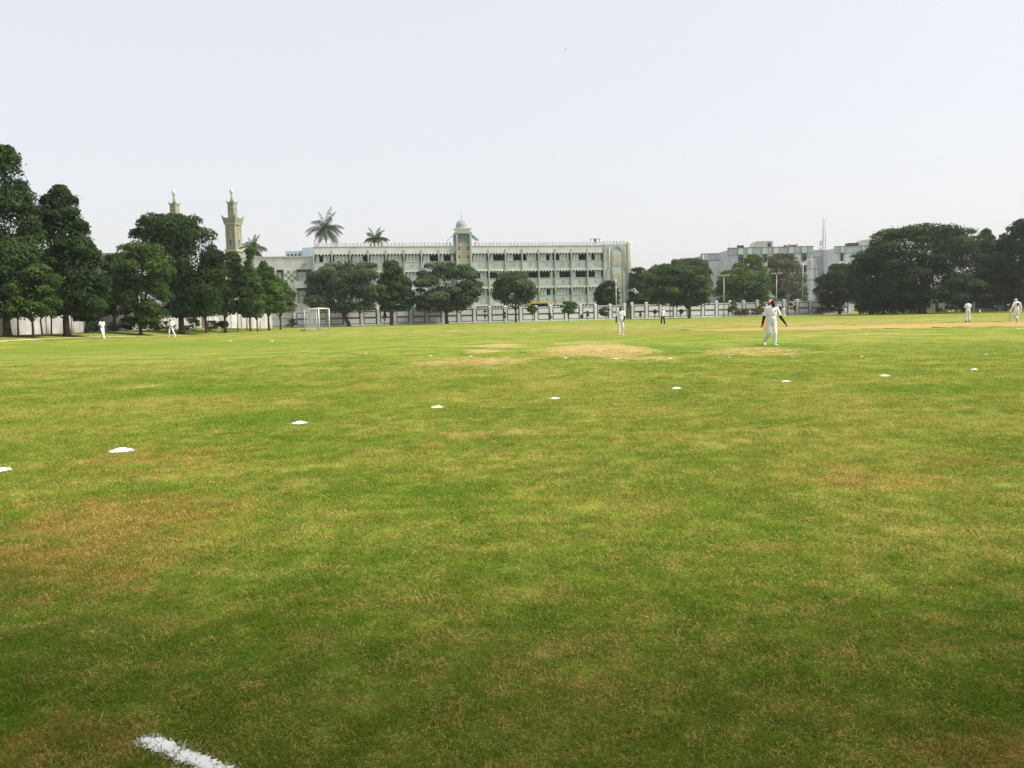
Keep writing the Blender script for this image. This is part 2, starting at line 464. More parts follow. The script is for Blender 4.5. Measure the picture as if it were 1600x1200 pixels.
for nm, val in patch_fields(gv[:, 0], gv[:, 1]).items():
    a_ = o.data.attributes.new(nm, 'FLOAT', 'POINT'); a_.data.foreach_set('value', val.astype(np.float32))
tag(o, 'wide cricket field of patchy green and straw coloured grass', kind='structure')

rng = np.random.default_rng(3)
def ragged(poly, step, amp, rng):
    out = []
    for i in range(len(poly)):
        a, b = Vector(poly[i]), Vector(poly[(i+1) % len(poly)])
        n = max(1, int((b-a).length / step))
        for k in range(n):
            p = a.lerp(b, k/n); nrm = Vector((b.y-a.y, a.x-b.x)).normalized()
            out.append(p + nrm * float(rng.normal(0, amp)))
    return out
pp = ragged([(12, 58), (15, 52.5), (22, 51.2), (34, 49.4), (62, 47.0), (62, 61.5), (34, 62.5), (17, 61.5)], .5, .45, rng)
cxy = Vector((38, 57))
me = bpy.data.meshes.new('cricket_pitch')
bm = bmesh.new(); bm.faces.new([bm.verts.new((p.x, p.y, .006)) for p in pp]); bmesh.ops.triangulate(bm, faces=bm.faces[:]); bm.to_mesh(me); bm.free()
me.materials.append(M['pitch'])
o = link(bpy.data.objects.new('cricket_pitch', me)); tag(o, 'worn orange brown earth square of the cricket pitch', kind='structure')

# boundary line: a trodden lime ring, broken in places
BC, BR = Vector((32, 60)), 68.6
lb = MB()
def bpt(a, r): return BC + Vector((math.cos(a), math.sin(a))) * r
def brad(a):   # ring distance measured towards left, far-left and far side
    return BR + 1.6 * math.sin((a - R(95)) * 1.7)
a = R(60)
while a < R(186):
    l = R(random.uniform(.5, 3.2)); n = max(2, int(math.degrees(l) * 2)); prev = None
    for k in range(n + 1):
        t = a + l * k / n; wd = .10 + .05 * random.random(); r = brad(t) + random.uniform(-.03, .03)
        p, q = bpt(t, r - wd), bpt(t, r + wd)
        cur = [(p.x, p.y, gz(p.x, p.y) + .03), (q.x, q.y, gz(q.x, q.y) + .03)]
        if prev: lb.add(prev + cur, [(0, 1, 3, 2)])
        prev = cur
    a += l + (R(random.uniform(.02, .25)) if random.random() < .6 else 0)
o = lb.build('boundary_line', M['lime_old']); tag(o, 'thin pale lime boundary line curving around the far edge of the field', kind='structure')
lb = MB()
for (p0, p1, wd) in (((1588, 513.5), (1680, 512), .16),):
    a_, b_ = on_ground(*p0), on_ground(*p1)
    lb.add([(a_.x, a_.y-wd, .012), (b_.x, b_.y-wd, .012), (b_.x, b_.y+wd, .012), (a_.x, a_.y+wd, .012)], [(0, 1, 2, 3)])
o = lb.build('crease_line', M['lime']); tag(o, 'short white lime line at the near edge of the earth pitch', kind='structure')

# ------------------------------------------------------------------ buildings
# compass of the far side: the long wall and the school run from left to right and slightly away
UA = math.atan2(.202, .979)
U = Vector((math.cos(UA), math.sin(UA), 0)); V = Vector((-math.sin(UA), math.cos(UA), 0))

def scallop_mesh(width, top, depth, n, arch_r, thick, name, mat):
    """valance plate with n round arches cut out of its lower edge"""
    pitch = width / n; b = MB(); xs_, zb = [], []
    for i in range(n):
        x0 = i * pitch
        xs_.append(x0); zb.append(top - depth)
        xs_.append(x0 + pitch/2 - arch_r); zb.append(top - depth + .06)
        for k in range(1, 10):
            th = math.pi * k / 10
            xs_.append(x0 + pitch/2 - arch_r*math.cos(th)); zb.append(top - depth + .08 + arch_r*1.25*math.sin(th))
        xs_.append(x0 + pitch/2 + arch_r); zb.append(top - depth + .06)
    xs_.append(width); zb.append(top - depth)
    n_ = len(xs_); vv = []
    for y in (0, thick):
        for x, z in zip(xs_, zb): vv.append((x, y, z))
        for x in xs_: vv.append((x, y, top))
    ff = []
    for i in range(n_ - 1):
        ff += [(i, i+1, n_+i+1, n_+i), (2*n_+i, 3*n_+i, 3*n_+i+1, 2*n_+i+1), (i, 2*n_+i, 2*n_+i+1, i+1), (n_+i, n_+i+1, 3*n_+i+1, 3*n_+i)]
    ff += [(0, n_, 3*n_, 2*n_), (n_-1, 3*n_-1, 4*n_-1, 2*n_-1)]
    b.add(vv, ff); me = b.mesh(name); me.materials.append(mat); return me

BAY, STO = 3.73, 3.8
def build_school():
    loc = at(490, 400, 168); loc.z = 0
    S = empty('school_building', loc, UA)
    tag(S, 'long pale green three storey building with scalloped arcades behind the white wall', 'building')
    L = 8*BAY*2 + 3.4 + 6.6; x_tower = 8*BAY; x_right = x_tower + 3.4; x_end = x_right + 8*BAY
    H = 15.2
    MB().box(0, L, 4.0, 13, 0, 16.3).build('wall', M['room'], S)
    # floor slabs and party walls make real rooms behind the window bands
    for k in range(5):
        MB().box(0, x_end, .30, 4.0, k*STO - .2, k*STO).build('floor_slab', M['room'], S)
    for i in range(9):
        for x0 in (0, x_right):
            x = x0 + i*BAY
            MB().box(x-.09, x+.09, .32, 4.0, .0, H-.2).build('party_wall', M['room'], S)
    # parapet and coping
    for (a, b_) in ((-.05, x_tower), (x_right, x_end)):
        MB().box(a, b_, -.12, 3.99, H+.003, 16.32).build('parapet', M['school_light'], S)
        MB().box(a, b_, -.20, .10, 16.32, 16.44).build('coping', M['school'], S)
    fr = scallop_mesh(BAY - .34, 0.0, .78, 5, .285, .10, 'scalloped_fringe', M['school_light'])
    sash = MB(); sw, sh = .72, 1.36
    sash.box(0, .06, 0, .05, 0, sh).box(sw-.06, sw, 0, .05, 0, sh).box(.06, sw-.06, 0, .05, 0, .06).box(.06, sw-.06, 0, .05, sh-.06, sh)
    for q in (1, 2): sash.box(.06, sw-.06, 0, .05, q*sh/3-.03, q*sh/3+.03)
    sash_me = sash.mesh('sash'); sash_me.materials.append(M['sash'])
    pane_me = MB().box(.06, sw-.06, .015, .03, .06, sh/3-.03).box(.06, sw-.06, .015, .03, sh/3+.03, 2*sh/3-.03).box(.06, sw-.06, .015, .03, 2*sh/3+.03, sh-.06).mesh('pane')
    pane_me.materials.append(M['louvre'])
    spd = MB().box(.17, BAY-.17, .0, .30, 0, 1.72); spd_me = spd.mesh('spandrel_panel'); spd_me.materials.append(M['school'])
    sill_me = MB().box(.17, BAY-.17, -.06, .70, 1.72, 1.80).mesh('sill'); sill_me.materials.append(M['school_light'])
    head_me = MB().box(.17, BAY-.17, .85, 1.0, 3.05, STO-.2).mesh('lintel'); head_me.materials.append(M['room'])
    om = MB()
    for (x0, x1, z0, z1) in ((-.26, .26, -.26, -.20), (-.26, .26, .20, .26), (-.26, -.20, -.20, .20), (.20, .26, -.20, .20)): om.box(x0, x1, -.04, 0, z0, z1)
    orn_me = om.mesh('square_ornament'); orn_me.materials.append(M['school_dark'])
    fin_me = MB().box(-.12, .12, -.24, .30, 0, H+.55).mesh('fin'); fin_me.materials.append(M['school_dark'])
    rr = random.Random(5)
    for x0 in (0, x_right):
        for i in range(9): 
            if i in (0, 8) and ((x0 == 0 and i == 8) or (x0 > 0 and i == 0) or (x0 > 0 and i == 8)): continue
            inst('fin', fin_me, S, (x0 + i*BAY, 0, 0))
        for i in range(8):
            for k in range(4):
                x, z = x0 + i*BAY, k*STO
                inst('spandrel_panel', spd_me, S, (x, 0, z))
                if k > 0: inst('square_ornament', orn_me, S, (x + BAY/2, 0, z + .95))
                inst('scalloped_fringe', fr, S, (x + .17, -.16, z + STO - .002))
                wn = inst('window', sill_me, S, (x, 0, z))
                wn['label'] = 'row of louvred windows under a scalloped fringe'
                if k == 0: continue
                op = set()
                if rr.random() < .72: 
                    s_ = rr.randint(0, 3); op = set(range(s_, min(4, s_ + rr.choice((1, 1, 2, 2, 3)))))
                if k == 2 and x0 > 0 and i in (3, 4, 5, 6): op |= {1, 2}
                for q in range(4):
                    if q in op: continue
                    s = inst('sash', sash_me, wn, (.40 + q*.745, .55, 1.80))
                    inst('pane', pane_me, wn, (.40 + q*.745, .55, 1.80))
    mer = MB(); pr = [(-.24, 0), (.24, 0), (.27, .45)] + [(.27*math.cos(R(a)), .45 + .36*math.sin(R(a))) for a in (30, 60, 90, 120, 150)] + [(-.27, .45)]
    nn = len(pr); mer.add([(x, 0, z) for x, z in pr] + [(x, .22, z) for x, z in pr], [tuple(range(nn)), tuple(range(nn, 2*nn))[::-1]] + [(i, i+nn, (i+1) % nn+nn, (i+1) % nn) for i in range(nn)])
    mer_me = mer.mesh('merlon'); mer_me.materials.append(M['merlon'])
    x = .4
    while x < L - 1.0:
        if not (x_tower - .4 < x < x_right + .4): inst('merlon', mer_me, S, (x, -.14, 16.44 if x < x_end else 16.62))
        x += .785
    # tower with dome
    T = MB(); xa, xb = x_tower, x_right
    T.box(xa, xa+.42, -.75, 4, 0, 19.2).box(xb-.42, xb, -.75, 4, 0, 19.2).box(xa+.42, xb-.42, .2, 4, 0, 19.2).box(xa+.42, xb-.42, -.75, .2, 18.9, 19.2)
    tw = T.build('tower', M['school'], S); tw['label'] = 'narrow cream stair tower with cusped arch and pale dome'
    MB().box(xa+.42, xb-.42, .10, .197, 8.5, 17.2).build('cream_panel', M['cream'], tw)
    arc = MB(); n = 28; wv = xb - xa - .84; vv = []
    for i in range(n+1):
        u = i/n; e = abs(u-.5)*2
        z = 18.2 - 1.35*e**1.6 - .22*abs(math.sin(u*math.pi*5)) + (.25 if e < .12 else 0)
        vv += [(xa+.42+u*wv, -.02, z), (xa+.42+u*wv, -.02, 18.9)]
    arc.add(vv, [(2*i, 2*i+2, 2*i+3, 2*i+1) for i in range(n)])
    arc.add([(x_, y_+.15, z_) for x_, y_, z_ in vv], [(2*i, 2*i+1, 2*i+3, 2*i+2) for i in range(n)])
    arc.build('cusped_arch', M['bluegrey'], tw)
    for zz in (15.9, 14.1, 12.3, 10.5):
        for xx in (xa+.46, xb-1.0):
            wv_ = MB().box(xx, xx+.54, .06, .099, zz-.32, zz+.32).build('window', M['glass'], tw)
            MB().box(xx, xx+.54, .03, .059, zz-.04, zz+.04).build('glazing_bar', M['cream_pale'], wv_)
        om2 = MB()
        cx = (xa+xb)/2
        for (x0, x1, z0, z1) in ((-.25, .25, -.27, -.2), (-.25, .25, .2, .27), (-.25, -.18, -.2, .2), (.18, .25, -.2, .2)): om2.box(cx+x0, cx+x1, .05, .099, zz+z0, zz+z1)
        om2.build('square_ornament', M['school_dark'], tw)
        MB().box(xa+.44, xa+1.15, .05, .099, zz-1.05, zz-.62).build('ochre_band', M['ochre'], tw)
        MB().box(xb-1.15, xb-.44, .05, .099, zz-1.05, zz-.62).build('ochre_band', M['ochre'], tw)
    MB().box(xa-.1, xb+.1, -.85, 3.2, 19.203, 19.36).build('cornice', M['school_light'], tw)
    rl = MB()
    for k in range(9): rl.box(xa+.05+k*.4, xa+.15+k*.4, -.75, -.62, 19.363, 20.05)
    rl.box(xa-.05, xb+.05, -.80, -.58, 20.05, 20.22)
    rl.box(xa-.05, xa+.15, -.57, 3.0, 20.05, 20.22).box(xb-.15, xb+.05, -.57, 3.0, 20.05, 20.22)
    rl.build('balustrade', M['cream_pale'], tw)
    MB().box(xa+.3, xb-.3, -.45, 2.6, 19.363, 20.1).build('dome_base', M['cream'], tw)
    dm = MB(); cx, cy = (xa+xb)/2, 1.05
    dm.lathe([(1.42, 20.103), (1.42, 20.35), (1.36, 20.4), (1.40, 20.75), (1.32, 21.2), (1.08, 21.65), (.72, 21.98), (.34, 22.2), (.14, 22.36), (.07, 22.5)], (cx, cy), 24)
    d_ = dm.build('dome', M['dome'], tw)
    MB().lathe([(.07, 22.4), (.05, 22.8), (.13, 22.95), (.05, 23.1), (.04, 23.9), (.015, 24.1)], (cx, cy), 8).build('finial', M['galv'], d_)
    for s_ in (-1, 1):   # sloping stone awnings on the tower's flanks
        x0 = xa-.1 if s_ < 0 else xb+.1; x1 = x0 + s_*1.5
        aw = MB(); aw.add([(x0, -.5, 19.1), (x1, -.5, 17.9), (x1, 2.6, 17.9), (x0, 2.6, 19.1), (x0, -.5, 18.8), (x1, -.5, 17.6), (x1, 2.6, 17.6), (x0, 2.6, 18.8)],
               [(0, 1, 2, 3), (4, 7, 6, 5), (0, 4, 5, 1), (1, 5, 6, 2), (2, 6, 7, 3), (3, 7, 4, 0)])
        aw.build('awning', M['merlon'], tw)
    # end block
    E = MB(); E.box(x_end, L-.7, -.25, 12.9, 0, 16.6)
    e = E.build('end_block', M['school'], S)
    for (z0, z1) in ((11.9, 14.9), (6.9, 10.3)):
        sc = MB().box(x_end+2.15, x_end+4.15, -.31, -.253, z0, z1).build('lattice_screen', M['cream'], e)
        bars = MB()
        for q in range(1, 7): bars.box(x_end+2.15+q*.286-.03, x_end+2.15+q*.286+.03, -.35, -.312, z0, z1)
        for q in range(1, int((z1-z0)/.3)): bars.box(x_end+2.15, x_end+4.15, -.345, -.313, z0+q*.3-.03, z0+q*.3+.03)
        bars.build('lattice_bars', M['cream_pale'], sc)
    ar = MB(); pth = [(x_end+1.85, -.30, 2)] + [(x_end+1.85, -.30, 14.9), (x_end+2.05, -.30, 15.4), (x_end+2.5, -.30, 15.9), (x_end+3.15, -.30, 16.25), (x_end+3.8, -.30, 15.9), (x_end+4.25, -.30, 15.4), (x_end+4.45, -.30, 14.9), (x_end+4.45, -.30, 2)]
    ar.tube(pth, .07, 6).build('pointed_arch_moulding', M['school_dark'], e)
    for (xx, dx) in ((x_end+1.3, -.45), (x_end+5.0, .6)):
        MB().tube([(xx, -.36, 16), (xx, -.36, 11.6), (xx+dx, -.36, 10.6), (xx+dx, -.36, 1)], .06, 6).build('rain_pipe', M['school_light'], e)
    cl = MB(); 
    for q in range(5):
        a_ = R(-100 + q*40); cl.lathe([(.36, 0), (.36, 16.9), (.30, 17.2), (.1, 17.35)], (L-.7+.55*math.cos(a_), .35+.55*math.sin(a_)), 10)
    cl.lathe([(.7, 0), (.7, 17.0)], (L-.7, .35), 12)
    c_ = cl.build('corner_column', M['cream_pale'], S); c_['label'] = 'cream fluted column on the right corner'
    # rooftop water pipe frame
    tk = MB(); bx = x_end-2.6
    for dx in (0, 1.0, 2.0): tk.box(bx+dx, bx+dx+.08, 1, 1.08, 16.33, 17.9)
    tk.box(bx-.2, bx+2.3, .95, 1.1, 17.9, 18.0); tk.box(bx+.9, bx+1.3, .9, 1.3, 17.3, 17.89)
    tk.build('roof_pipe_frame', M['ironwork'], S)
    return S
build_school()

def build_wing():
    loc = at(362, 405, 168); loc.z = 0
    W = empty('school_wing', loc, R(6))
    tag(W, 'lower flat roofed pale wing with chequer panel left of the long building', 'building')
    L, H = 17.4, 14.5
    MB().box(0, L, 1.2, 10, 0, H-.3).build('wall', M['room'], W)
    # front skin built around the openings: (x0,x1,z0,z1) columns
    f = MB()
    f.box(0, 8.9, 0, 1.2, 0, H).box(8.9, L, 0, 1.2, 11.9, H).box(10.4, 13.0, 0, 1.2, 0, 11.9).box(16.2, L, 0, 1.2, 0, 11.9)
    f.box(8.9, 10.4, 0, 1.2, 0, 8.2).box(13.0, 16.2, 0, 1.2, 0, 4.9).box(13.0, 16.2, .1, 1.2, 8.0, 9.3)
    f.build('front_wall', M['school_light'], W)
    MB().box(-.1, L+.0, -.15, 1.15, H+.003, H+.18).build('coping', M['school_light'], W)
    for i in range(4):
        for j in range(4):
            if (i+j) % 2 == 0: MB().box(10.55+i*.6, 11.15+i*.6, -.03, -.003, 9.2+j*.62, 9.82+j*.62).build('chequer_tile', M['minaret'], W)
    b = MB().box(12.8, 16.5, -1.0, -.003, 8.0, 9.4).build('balcony', M['school_light'], W)
    MB().box(14.4, 15.0, -1.04, -1.003, 8.5, 9.0).build('square_ornament', M['cream'], b)
    for (x0, x1, z0, z1) in ((8.9, 10.4, 8.2, 11.9), (13.0, 16.2, 9.3, 11.9), (13.0, 16.2, 4.9, 8.0)):
        wn = MB(); wn.box(x0, x0+.08, .9, .98, z0, z1).box(x1-.08, x1, .9, .98, z0, z1)
        n = int((x1-x0)/.8)
        for q in range(1, n): wn.box(x0+q*(x1-x0)/n-.04, x0+q*(x1-x0)/n+.04, .9, .98, z0, z1)
        wn.box(x0+.08, x1-.08, .99, 1.06, (z0+z1)/2-.04, (z0+z1)/2+.04)
        w_ = wn.build('window', M['sash'], W)
        MB().box(x0+.1, x0+(x1-x0)*.55, 1.07, 1.10, z0+.1, z1-.5).build('pane', M['louvre'], w_)
    lm = MB(); lm.ball((14.7, -.3, 13.1), .28).build('wall_ornament', M['cream_pale'], W)
build_wing()

def build_blue_block():
    loc = at(446, 400, 262); loc.z = 0
    B = empty('blue_block', loc, R(4))
    tag(B, 'distant pale sky blue block rising behind the flat roofed wing', 'building')
    MB().box(0, 9.4, 0, 8, 0, 23.6).build('wall', M['skyblue'], B)
    MB().box(5.6, 9.6, -.8, 7, 0, 24.6).build('stair_tower', M['skyblue'], B)
    for i in range(4): MB().box(.6+i*1.2, 1.2+i*1.2, -.05, -.003, 21.8, 22.7).build('window', M['glass'], B)
    for x in (2.0, 6.8): MB().box(x, x+1.2, -.9, -.803, 20.2, 20.8).build('window', M['glass'], B)
build_blue_block()

def build_minaret(px, label):
    loc = at(px, 500, 190); loc.z = 0
    T = empty('minaret', loc, R(-15)); T.scale = (.82, .82, 1)
    tag(T, label, 'minaret', 'twin green minarets')
    MB().frustum((0, 0), 3.5, 3.4, 0, 17.6).build('base', M['minaret'], T)
    MB().frustum((0, 0), 3.9, 3.9, 17.6, 18.1).build('moulding', M['minaret_trim'], T)
    sh = MB().frustum((0, 0), 3.1, 3.0, 18.1, 23.8).build('shaft', M['minaret'], T)
    for (rx, ry) in ((-1, -1), (1, -1), (1, 1), (-1, 1)):
        MB().box(rx*1.5-.09, rx*1.5+.09, ry*1.5-.09, ry*1.5+.09, 18.103, 23.79).build('corner_bead', M['minaret_trim'], sh)
    for (fx, fy) in ((0, -1), (1, 0)):
        def face(w, z0, z1, d0, d1, m, nm, par):
            b = MB()
            if fx == 0: b.box(-w/2, w/2, -d1, -d0, z0, z1)
            else: b.box(d0, d1, -w/2, w/2, z0, z1)
            return b.build(nm, m, par)
        face(.78, 18.5, 22.4, 1.48, 1.60, M['minaret_trim'], 'window_surround', sh)
        wv = face(.5, 19.3, 20.4, 1.601, 1.64, M['glass'], 'window', sh)
        face(.36, 18.6, 19.3, 1.602, 1.63, M['ironwork'], 'window', sh)
        face(.56, 20.5, 22.3, 1.601, 1.66, M['minaret_ochre'], 'lattice_panel', sh)
        face(.62, 22.7, 23.6, 1.48, 1.62, M['minaret_ochre'], 'niche', sh)
        face(.46, 25.55, 27.3, .88, 1.0, M['minaret_ochre'], 'niche', sh)
    gal = MB(); gal.frustum((0, 0), 3.5, 3.7, 23.8, 24.15)
    gal.build('gallery_moulding', M['minaret_trim'], T)
    gp = MB(); gp.frustum((0, 0), 3.62, 4.2, 24.15, 25.4)
    for rx in (-1, 1):
        for ry in (-1, 1):
            x, y = rx*2.0, ry*2.0
            gp.add([(x, y, 25.2), (x-rx*.7, y, 25.39), (x, y-ry*.7, 25.39), (x+rx*.35, y+ry*.35, 26.15)], [(0, 1, 3), (0, 3, 2), (1, 2, 3), (0, 2, 1)])
    gp.build('gallery', M['minaret'], T)
    up = MB().frustum((0, 0), 1.9, 1.8, 25.41, 28.55).build('upper_shaft', M['minaret'], T)
    MB().frustum((0, 0), 1.96, 1.96, 27.75, 27.9).build('band', M['minaret_trim'], up)
    cp = MB(); cp.frustum((0, 0), 1.82, 2.15, 28.55, 29.05)
    for rx in (-1, 1):
        for ry in (-1, 1):
            x, y = rx*1.0, ry*1.0
            cp.add([(x, y, 28.9), (x-rx*.45, y, 29.04), (x, y-ry*.45, 29.04), (x+rx*.25, y+ry*.25, 29.5)], [(0, 1, 3), (0, 3, 2), (1, 2, 3), (0, 2, 1)])
    cp.build('crown', M['minaret'], up)
    MB().lathe([(.62, 29.06), (.55, 29.4), (.40, 29.75), (.36, 29.9)], n=16).build('drum', M['minaret'], T)
    MB().lathe([(.40, 29.9), (.34, 30.1), (.28, 30.5), (.34, 30.75), (.30, 30.85)], n=16).build('neck', M['minaret_trim'], T)
    MB().lathe([(.24, 30.85), (.38, 31.12), (.50, 31.5), (.50, 31.8), (.38, 32.1), (.18, 32.35), (.06, 32.65), (.035, 33.2), (.10, 33.3), (.03, 33.42), (.01, 33.7)], n=20).build('onion_dome', M['pearl'], T)
build_minaret(372, 'tall green minaret with white onion dome, its whole gallery clear of the trees')
build_minaret(283, 'green minaret with only its white domed top showing above the dark broad tree')

def build_apartment():
    def block(name, label, pxs, D, top_y, wincols, extras):
        l, r = at(pxs[0], 480, D), at(pxs[1], 480, D)
        H = at((pxs[0]+pxs[1])/2, top_y, D).z
        A = empty(name, (l.x, D, 0), 0)
        tag(A, label, 'building')
        Wd = r.x - l.x
        # wall strips between recessed window columns
        xs_ = [0.0]
        for (wx, ww) in wincols: xs_ += [wx, wx+ww]
        xs_.append(Wd)
        for i in range(0, len(xs_), 2):
            MB().box(xs_[i], xs_[i+1], 0, 1.3, 0, H-2.05).build('wall', M['apart'], A)
            if xs_[i+1]-xs_[i] > 1.6: MB().box(xs_[i]+.45, xs_[i+1]-.45, -.12, -.003, 0, H-2.3).build('wall_pier', M['apart_blue'] if i % 4 == 0 else M['apart'], A)
        MB().box(0, Wd, 1.3, 11, 0, H-.5).build('rear_wall', M['apart'], A)
        MB().box(-.1, Wd+.1, -.10, 1.297, H-1.95, H-.12).build('parapet', M['apart_blue'], A)
        MB().box(-.15, Wd+.15, -.16, 1.36, H-2.05, H-1.953).build('trim_line', M['blue_line'], A)
        MB().box(-.15, Wd+.15, -.16, 1.36, H-.117, H+.05).build('coping', M['blue_line'], A)
        for (wx, ww) in wincols:
            MB().box(wx, wx+ww, -.2, -.103, H-1.9, H-.2).build('roof_box', M['apart'], A)
            for xx in (wx-.14, wx+ww): MB().box(xx, xx+.14, -.22, -.103, H-1.95, H-.12).build('trim_line', M['blue_line'], A)
            k = 0; z = H-2.05-2.9
            while z > 1:
                b = MB().box(wx, wx+ww, .0, .15, z-.35, z+.62).build('balcony', M['apart'] if k % 2 else M['white_wall'], A)
                w_ = MB().box(wx, wx+ww, .9, 1.297, z+.62, z+2.2).build('window', M['glass'], A)
                MB().box(wx+ww/2-.05, wx+ww/2+.05, .84, .897, z+.62, z+2.2).build('mullion', M['apart'], w_)
                MB().box(wx-.15, wx+ww+.15, -.5, .3, z+2.2, z+2.32).build('sun_shade', M['blue_line'], A)
                z -= 3.0; k += 1
        extras(A, Wd, H)
        return A
    def ex_main(A, Wd, H):
        MB().add([(7.0, 2, H), (13.2, 2, H), (13.2, 7, H), (7.0, 7, H), (8.6, 2, H+1.9), (13.2, 2, H+1.9), (13.2, 7, H+1.9), (8.6, 7, H+1.9)],
                 [(0, 1, 5, 4), (1, 2, 6, 5), (2, 3, 7, 6), (3, 0, 4, 7), (4, 5, 6, 7)]).build('stair_head', M['hut_wall'], A)
        MB().box(11.7, 12.6, 1.9, 1.997, H+.1, H+1.4).build('door', M['glass'], A)
        for x in (3.6, 4.6): MB().lathe([(.5, H), (.52, H+.7), (.4, H+.9), (.15, H+1.0)], (x, 3), 12).build('water_tank', M['ironwork'], A)
        for i, (x, m_) in enumerate(((16.2, 'ironwork'), (17.4, 'leaf_red'), (18.4, 'ironwork'), (19.3, 'leaf_red'))):
            MB().box(x, x+.8, 1.5, 2.1, H, H+.55+.2*(i % 2)).build('rooftop_clutter', M['ironwork'] if m_ == 'ironwork' else M['minaret_ochre'], A)
        MB().tube([(.5, 2, H), (.5, 2, H+2.0)], .04, 5).build('aerial', M['galv'], A)
    block('apartment_block', 'grey apartment block with blue roof band behind the pale green tree', (1139, 1269), 230, 386,
          [(2.6, 1.5), (5.2, 1.5), (9.4, 1.6), (12.6, 1.6), (17.0, 1.6), (20.7, 1.5)], ex_main)
    def ex_left(A, Wd, H):
        MB().tube([(.3, -.5, 0), (.3, -.5, H-.3)], .12, 6).build('rain_pipe', M['white_wall'], A)
    block('apartment_block', 'low recessed grey block with blue roof line, leftmost of the apartments', (1097, 1139), 243, 396,
          [(.7, 1.0)], ex_left)
    def ex_r(A, Wd, H): 
        MB().box(2.0, 2.7, 1.4, 2.2, H, H+.9).build('water_tank', M['white_wall'], A)
    block('apartment_block', 'plain pale grey apartment block under the lattice mast', (1272, 1305), 246, 391,
          [], ex_r)
    def ex_rr(A, Wd, H):
        MB().box(4.2, 7.2, 1.5, 4, H, H+1.0).build('water_tank', M['ironwork'], A)
        MB().add([(7.4, 2, H), (13, 2, H), (13, 7, H), (7.4, 7, H), (9, 2, H+1.9), (13, 2, H+1.9), (13, 7, H+1.9), (9, 7, H+1.9)],
                 [(0, 1, 5, 4), (1, 2, 6, 5), (2, 3, 7, 6), (3, 0, 4, 7), (4, 5, 6, 7)]).build('stair_head', M['hut_wall'], A)
    block('apartment_block', 'grey apartment block half hidden behind the huge spreading tree', (1305.5, 1385), 236, 384,
          [(1.2, 1.0), (7.6, 1.3)], ex_rr)
build_apartment()

def build_mast():
    p = at(1287, 391, 252); z1 = at(1287, 338, 252).z; z0 = p.z - 2.5
    A = empty('lattice_mast', (p.x, 252, z0)); tag(A, 'slim lattice radio mast on the apartment roof', 'mast')
    h = z1 - z0; w_ = .55
    for (x, y) in ((-w_, -.3), (w_, -.3), (0, .6)):
        MB().tube([(x, y, 0), (x*.6, y*.6, h*.93)], .10, 5).build('leg', M['galv'], A)
    br = MB(); n = 12
    for i in range(n):
        a_, b_ = h*.93*i/n, h*.93*(i+1)/n
        br.tube([(-w_*(1-.4*i/n), -.3, a_), (w_*(1-.4*(i+1)/n), -.3, b_)], .035, 4)
        br.tube([(w_*(1-.4*i/n), -.3, a_), (-w_*(1-.4*(i+1)/n), -.3, b_)], .035, 4)
    br.build('bracing', M['galv'], A)
    MB().tube([(-.3, 0, h*.9), (-.3, 0, h)], .06, 5).tube([(.4, 0, h*.86), (.4, 0, h*.97)], .05, 5).tube([(-.9, 0, h*.92), (1.1, 0, h*.92)], .04, 5).build('antenna', M['galv'], A)
    MB().box(-1.3, -.8, -.3, .0, h*.30, h*.42).build('panel_antenna', M['galv'], A)
    MB().box(-1.25, -1.15, -.2, -.1, 0, h*.30).build('pole', M['galv'], A)
build_mast()

def build_old_building():
    O = empty('old_building', (-66, 101, 0), R(0)); tag(O, 'dark weathered concrete house mostly hidden behind the left trees', 'building')
    MB().box(0, 19, 0, 12, 0, 9.6).build('wall', M['concrete'], O)
    MB().box(-.3, 19.3, -.4, 12.3, 9.603, 10.2).build('parapet', M['concrete'], O)
    for i in range(4):
        for k in range(2):
            x = 2 + i*4.3; z = 2.4 + k*3.6
            w_ = MB().box(x, x+1.6, -.06, -.003, z, z+1.5).build('window', M['glass'], O)
            MB().box(x-.1, x+1.7, -.16, -.063, z-.12, z-.02).build('sill', M['concrete'], O)
    MB().box(14.6, 15.5, -.5, -.003, 5.6, 6.4).build('air_conditioner', M['white_metal'], O)
build_old_building()

# ------------------------------------------------------------------ walls
SEG = 3.05
WA = Vector((-29, 150, 0))
def build_compound_wall(s0, n, label, ph):
    Wl = empty('compound_wall', WA + U*s0, UA); tag(Wl, label, 'wall', 'white compound wall along the far side')
    H = 2.7
    core = MB().box(0, n*SEG, .10, .30, 0, H).build('wall_core', M['white_wall'], Wl)
    MB().box(0, n*SEG, .02, .38, H+.003, H+.16).build('coping', M['white_wall'], Wl)
    MB().box(0, n*SEG, .0, .099, 0, .28).build('plinth', M['white_wall'], Wl)
    post = MB().box(-.24, .24, -.06, .46, 0, ph).frustum((0, .2), .60, .3, ph, ph+.14).mesh('post'); post.materials.append(M['white_wall'])
    pan = MB().box(.48, SEG-.48, .035, .072, 0, .88).mesh('panel'); pan.materials.append(M['white_wall'])
    bd = MB(); x0, x1, t_ = .33, SEG-.33, .14
    bd.box(x0, x1, .06, .098, -.13, -.012).box(x0, x1, .06, .098, .892, 1.01).box(x0, x0+t_, .06, .098, -.012, .892).box(x1-t_, x1, .06, .098, -.012, .892)
    bme = bd.mesh('border'); bme.materials.append(M['wall_border'])
    for i in range(n+1): inst('post', post, Wl, (i*SEG, 0, 0))
    for i in range(n):
        for z in (.42, 1.62):
            p = inst('panel', pan, Wl, (i*SEG, 0, z)); inst('border', bme, p)
    return Wl
build_compound_wall(-11.0, 21, 'white panelled compound wall left of the narrow gate, in front of the long building', 3.0)
build_compound_wall(54.6, 16, 'white panelled compound wall with tall posts right of the narrow gate', 3.2)

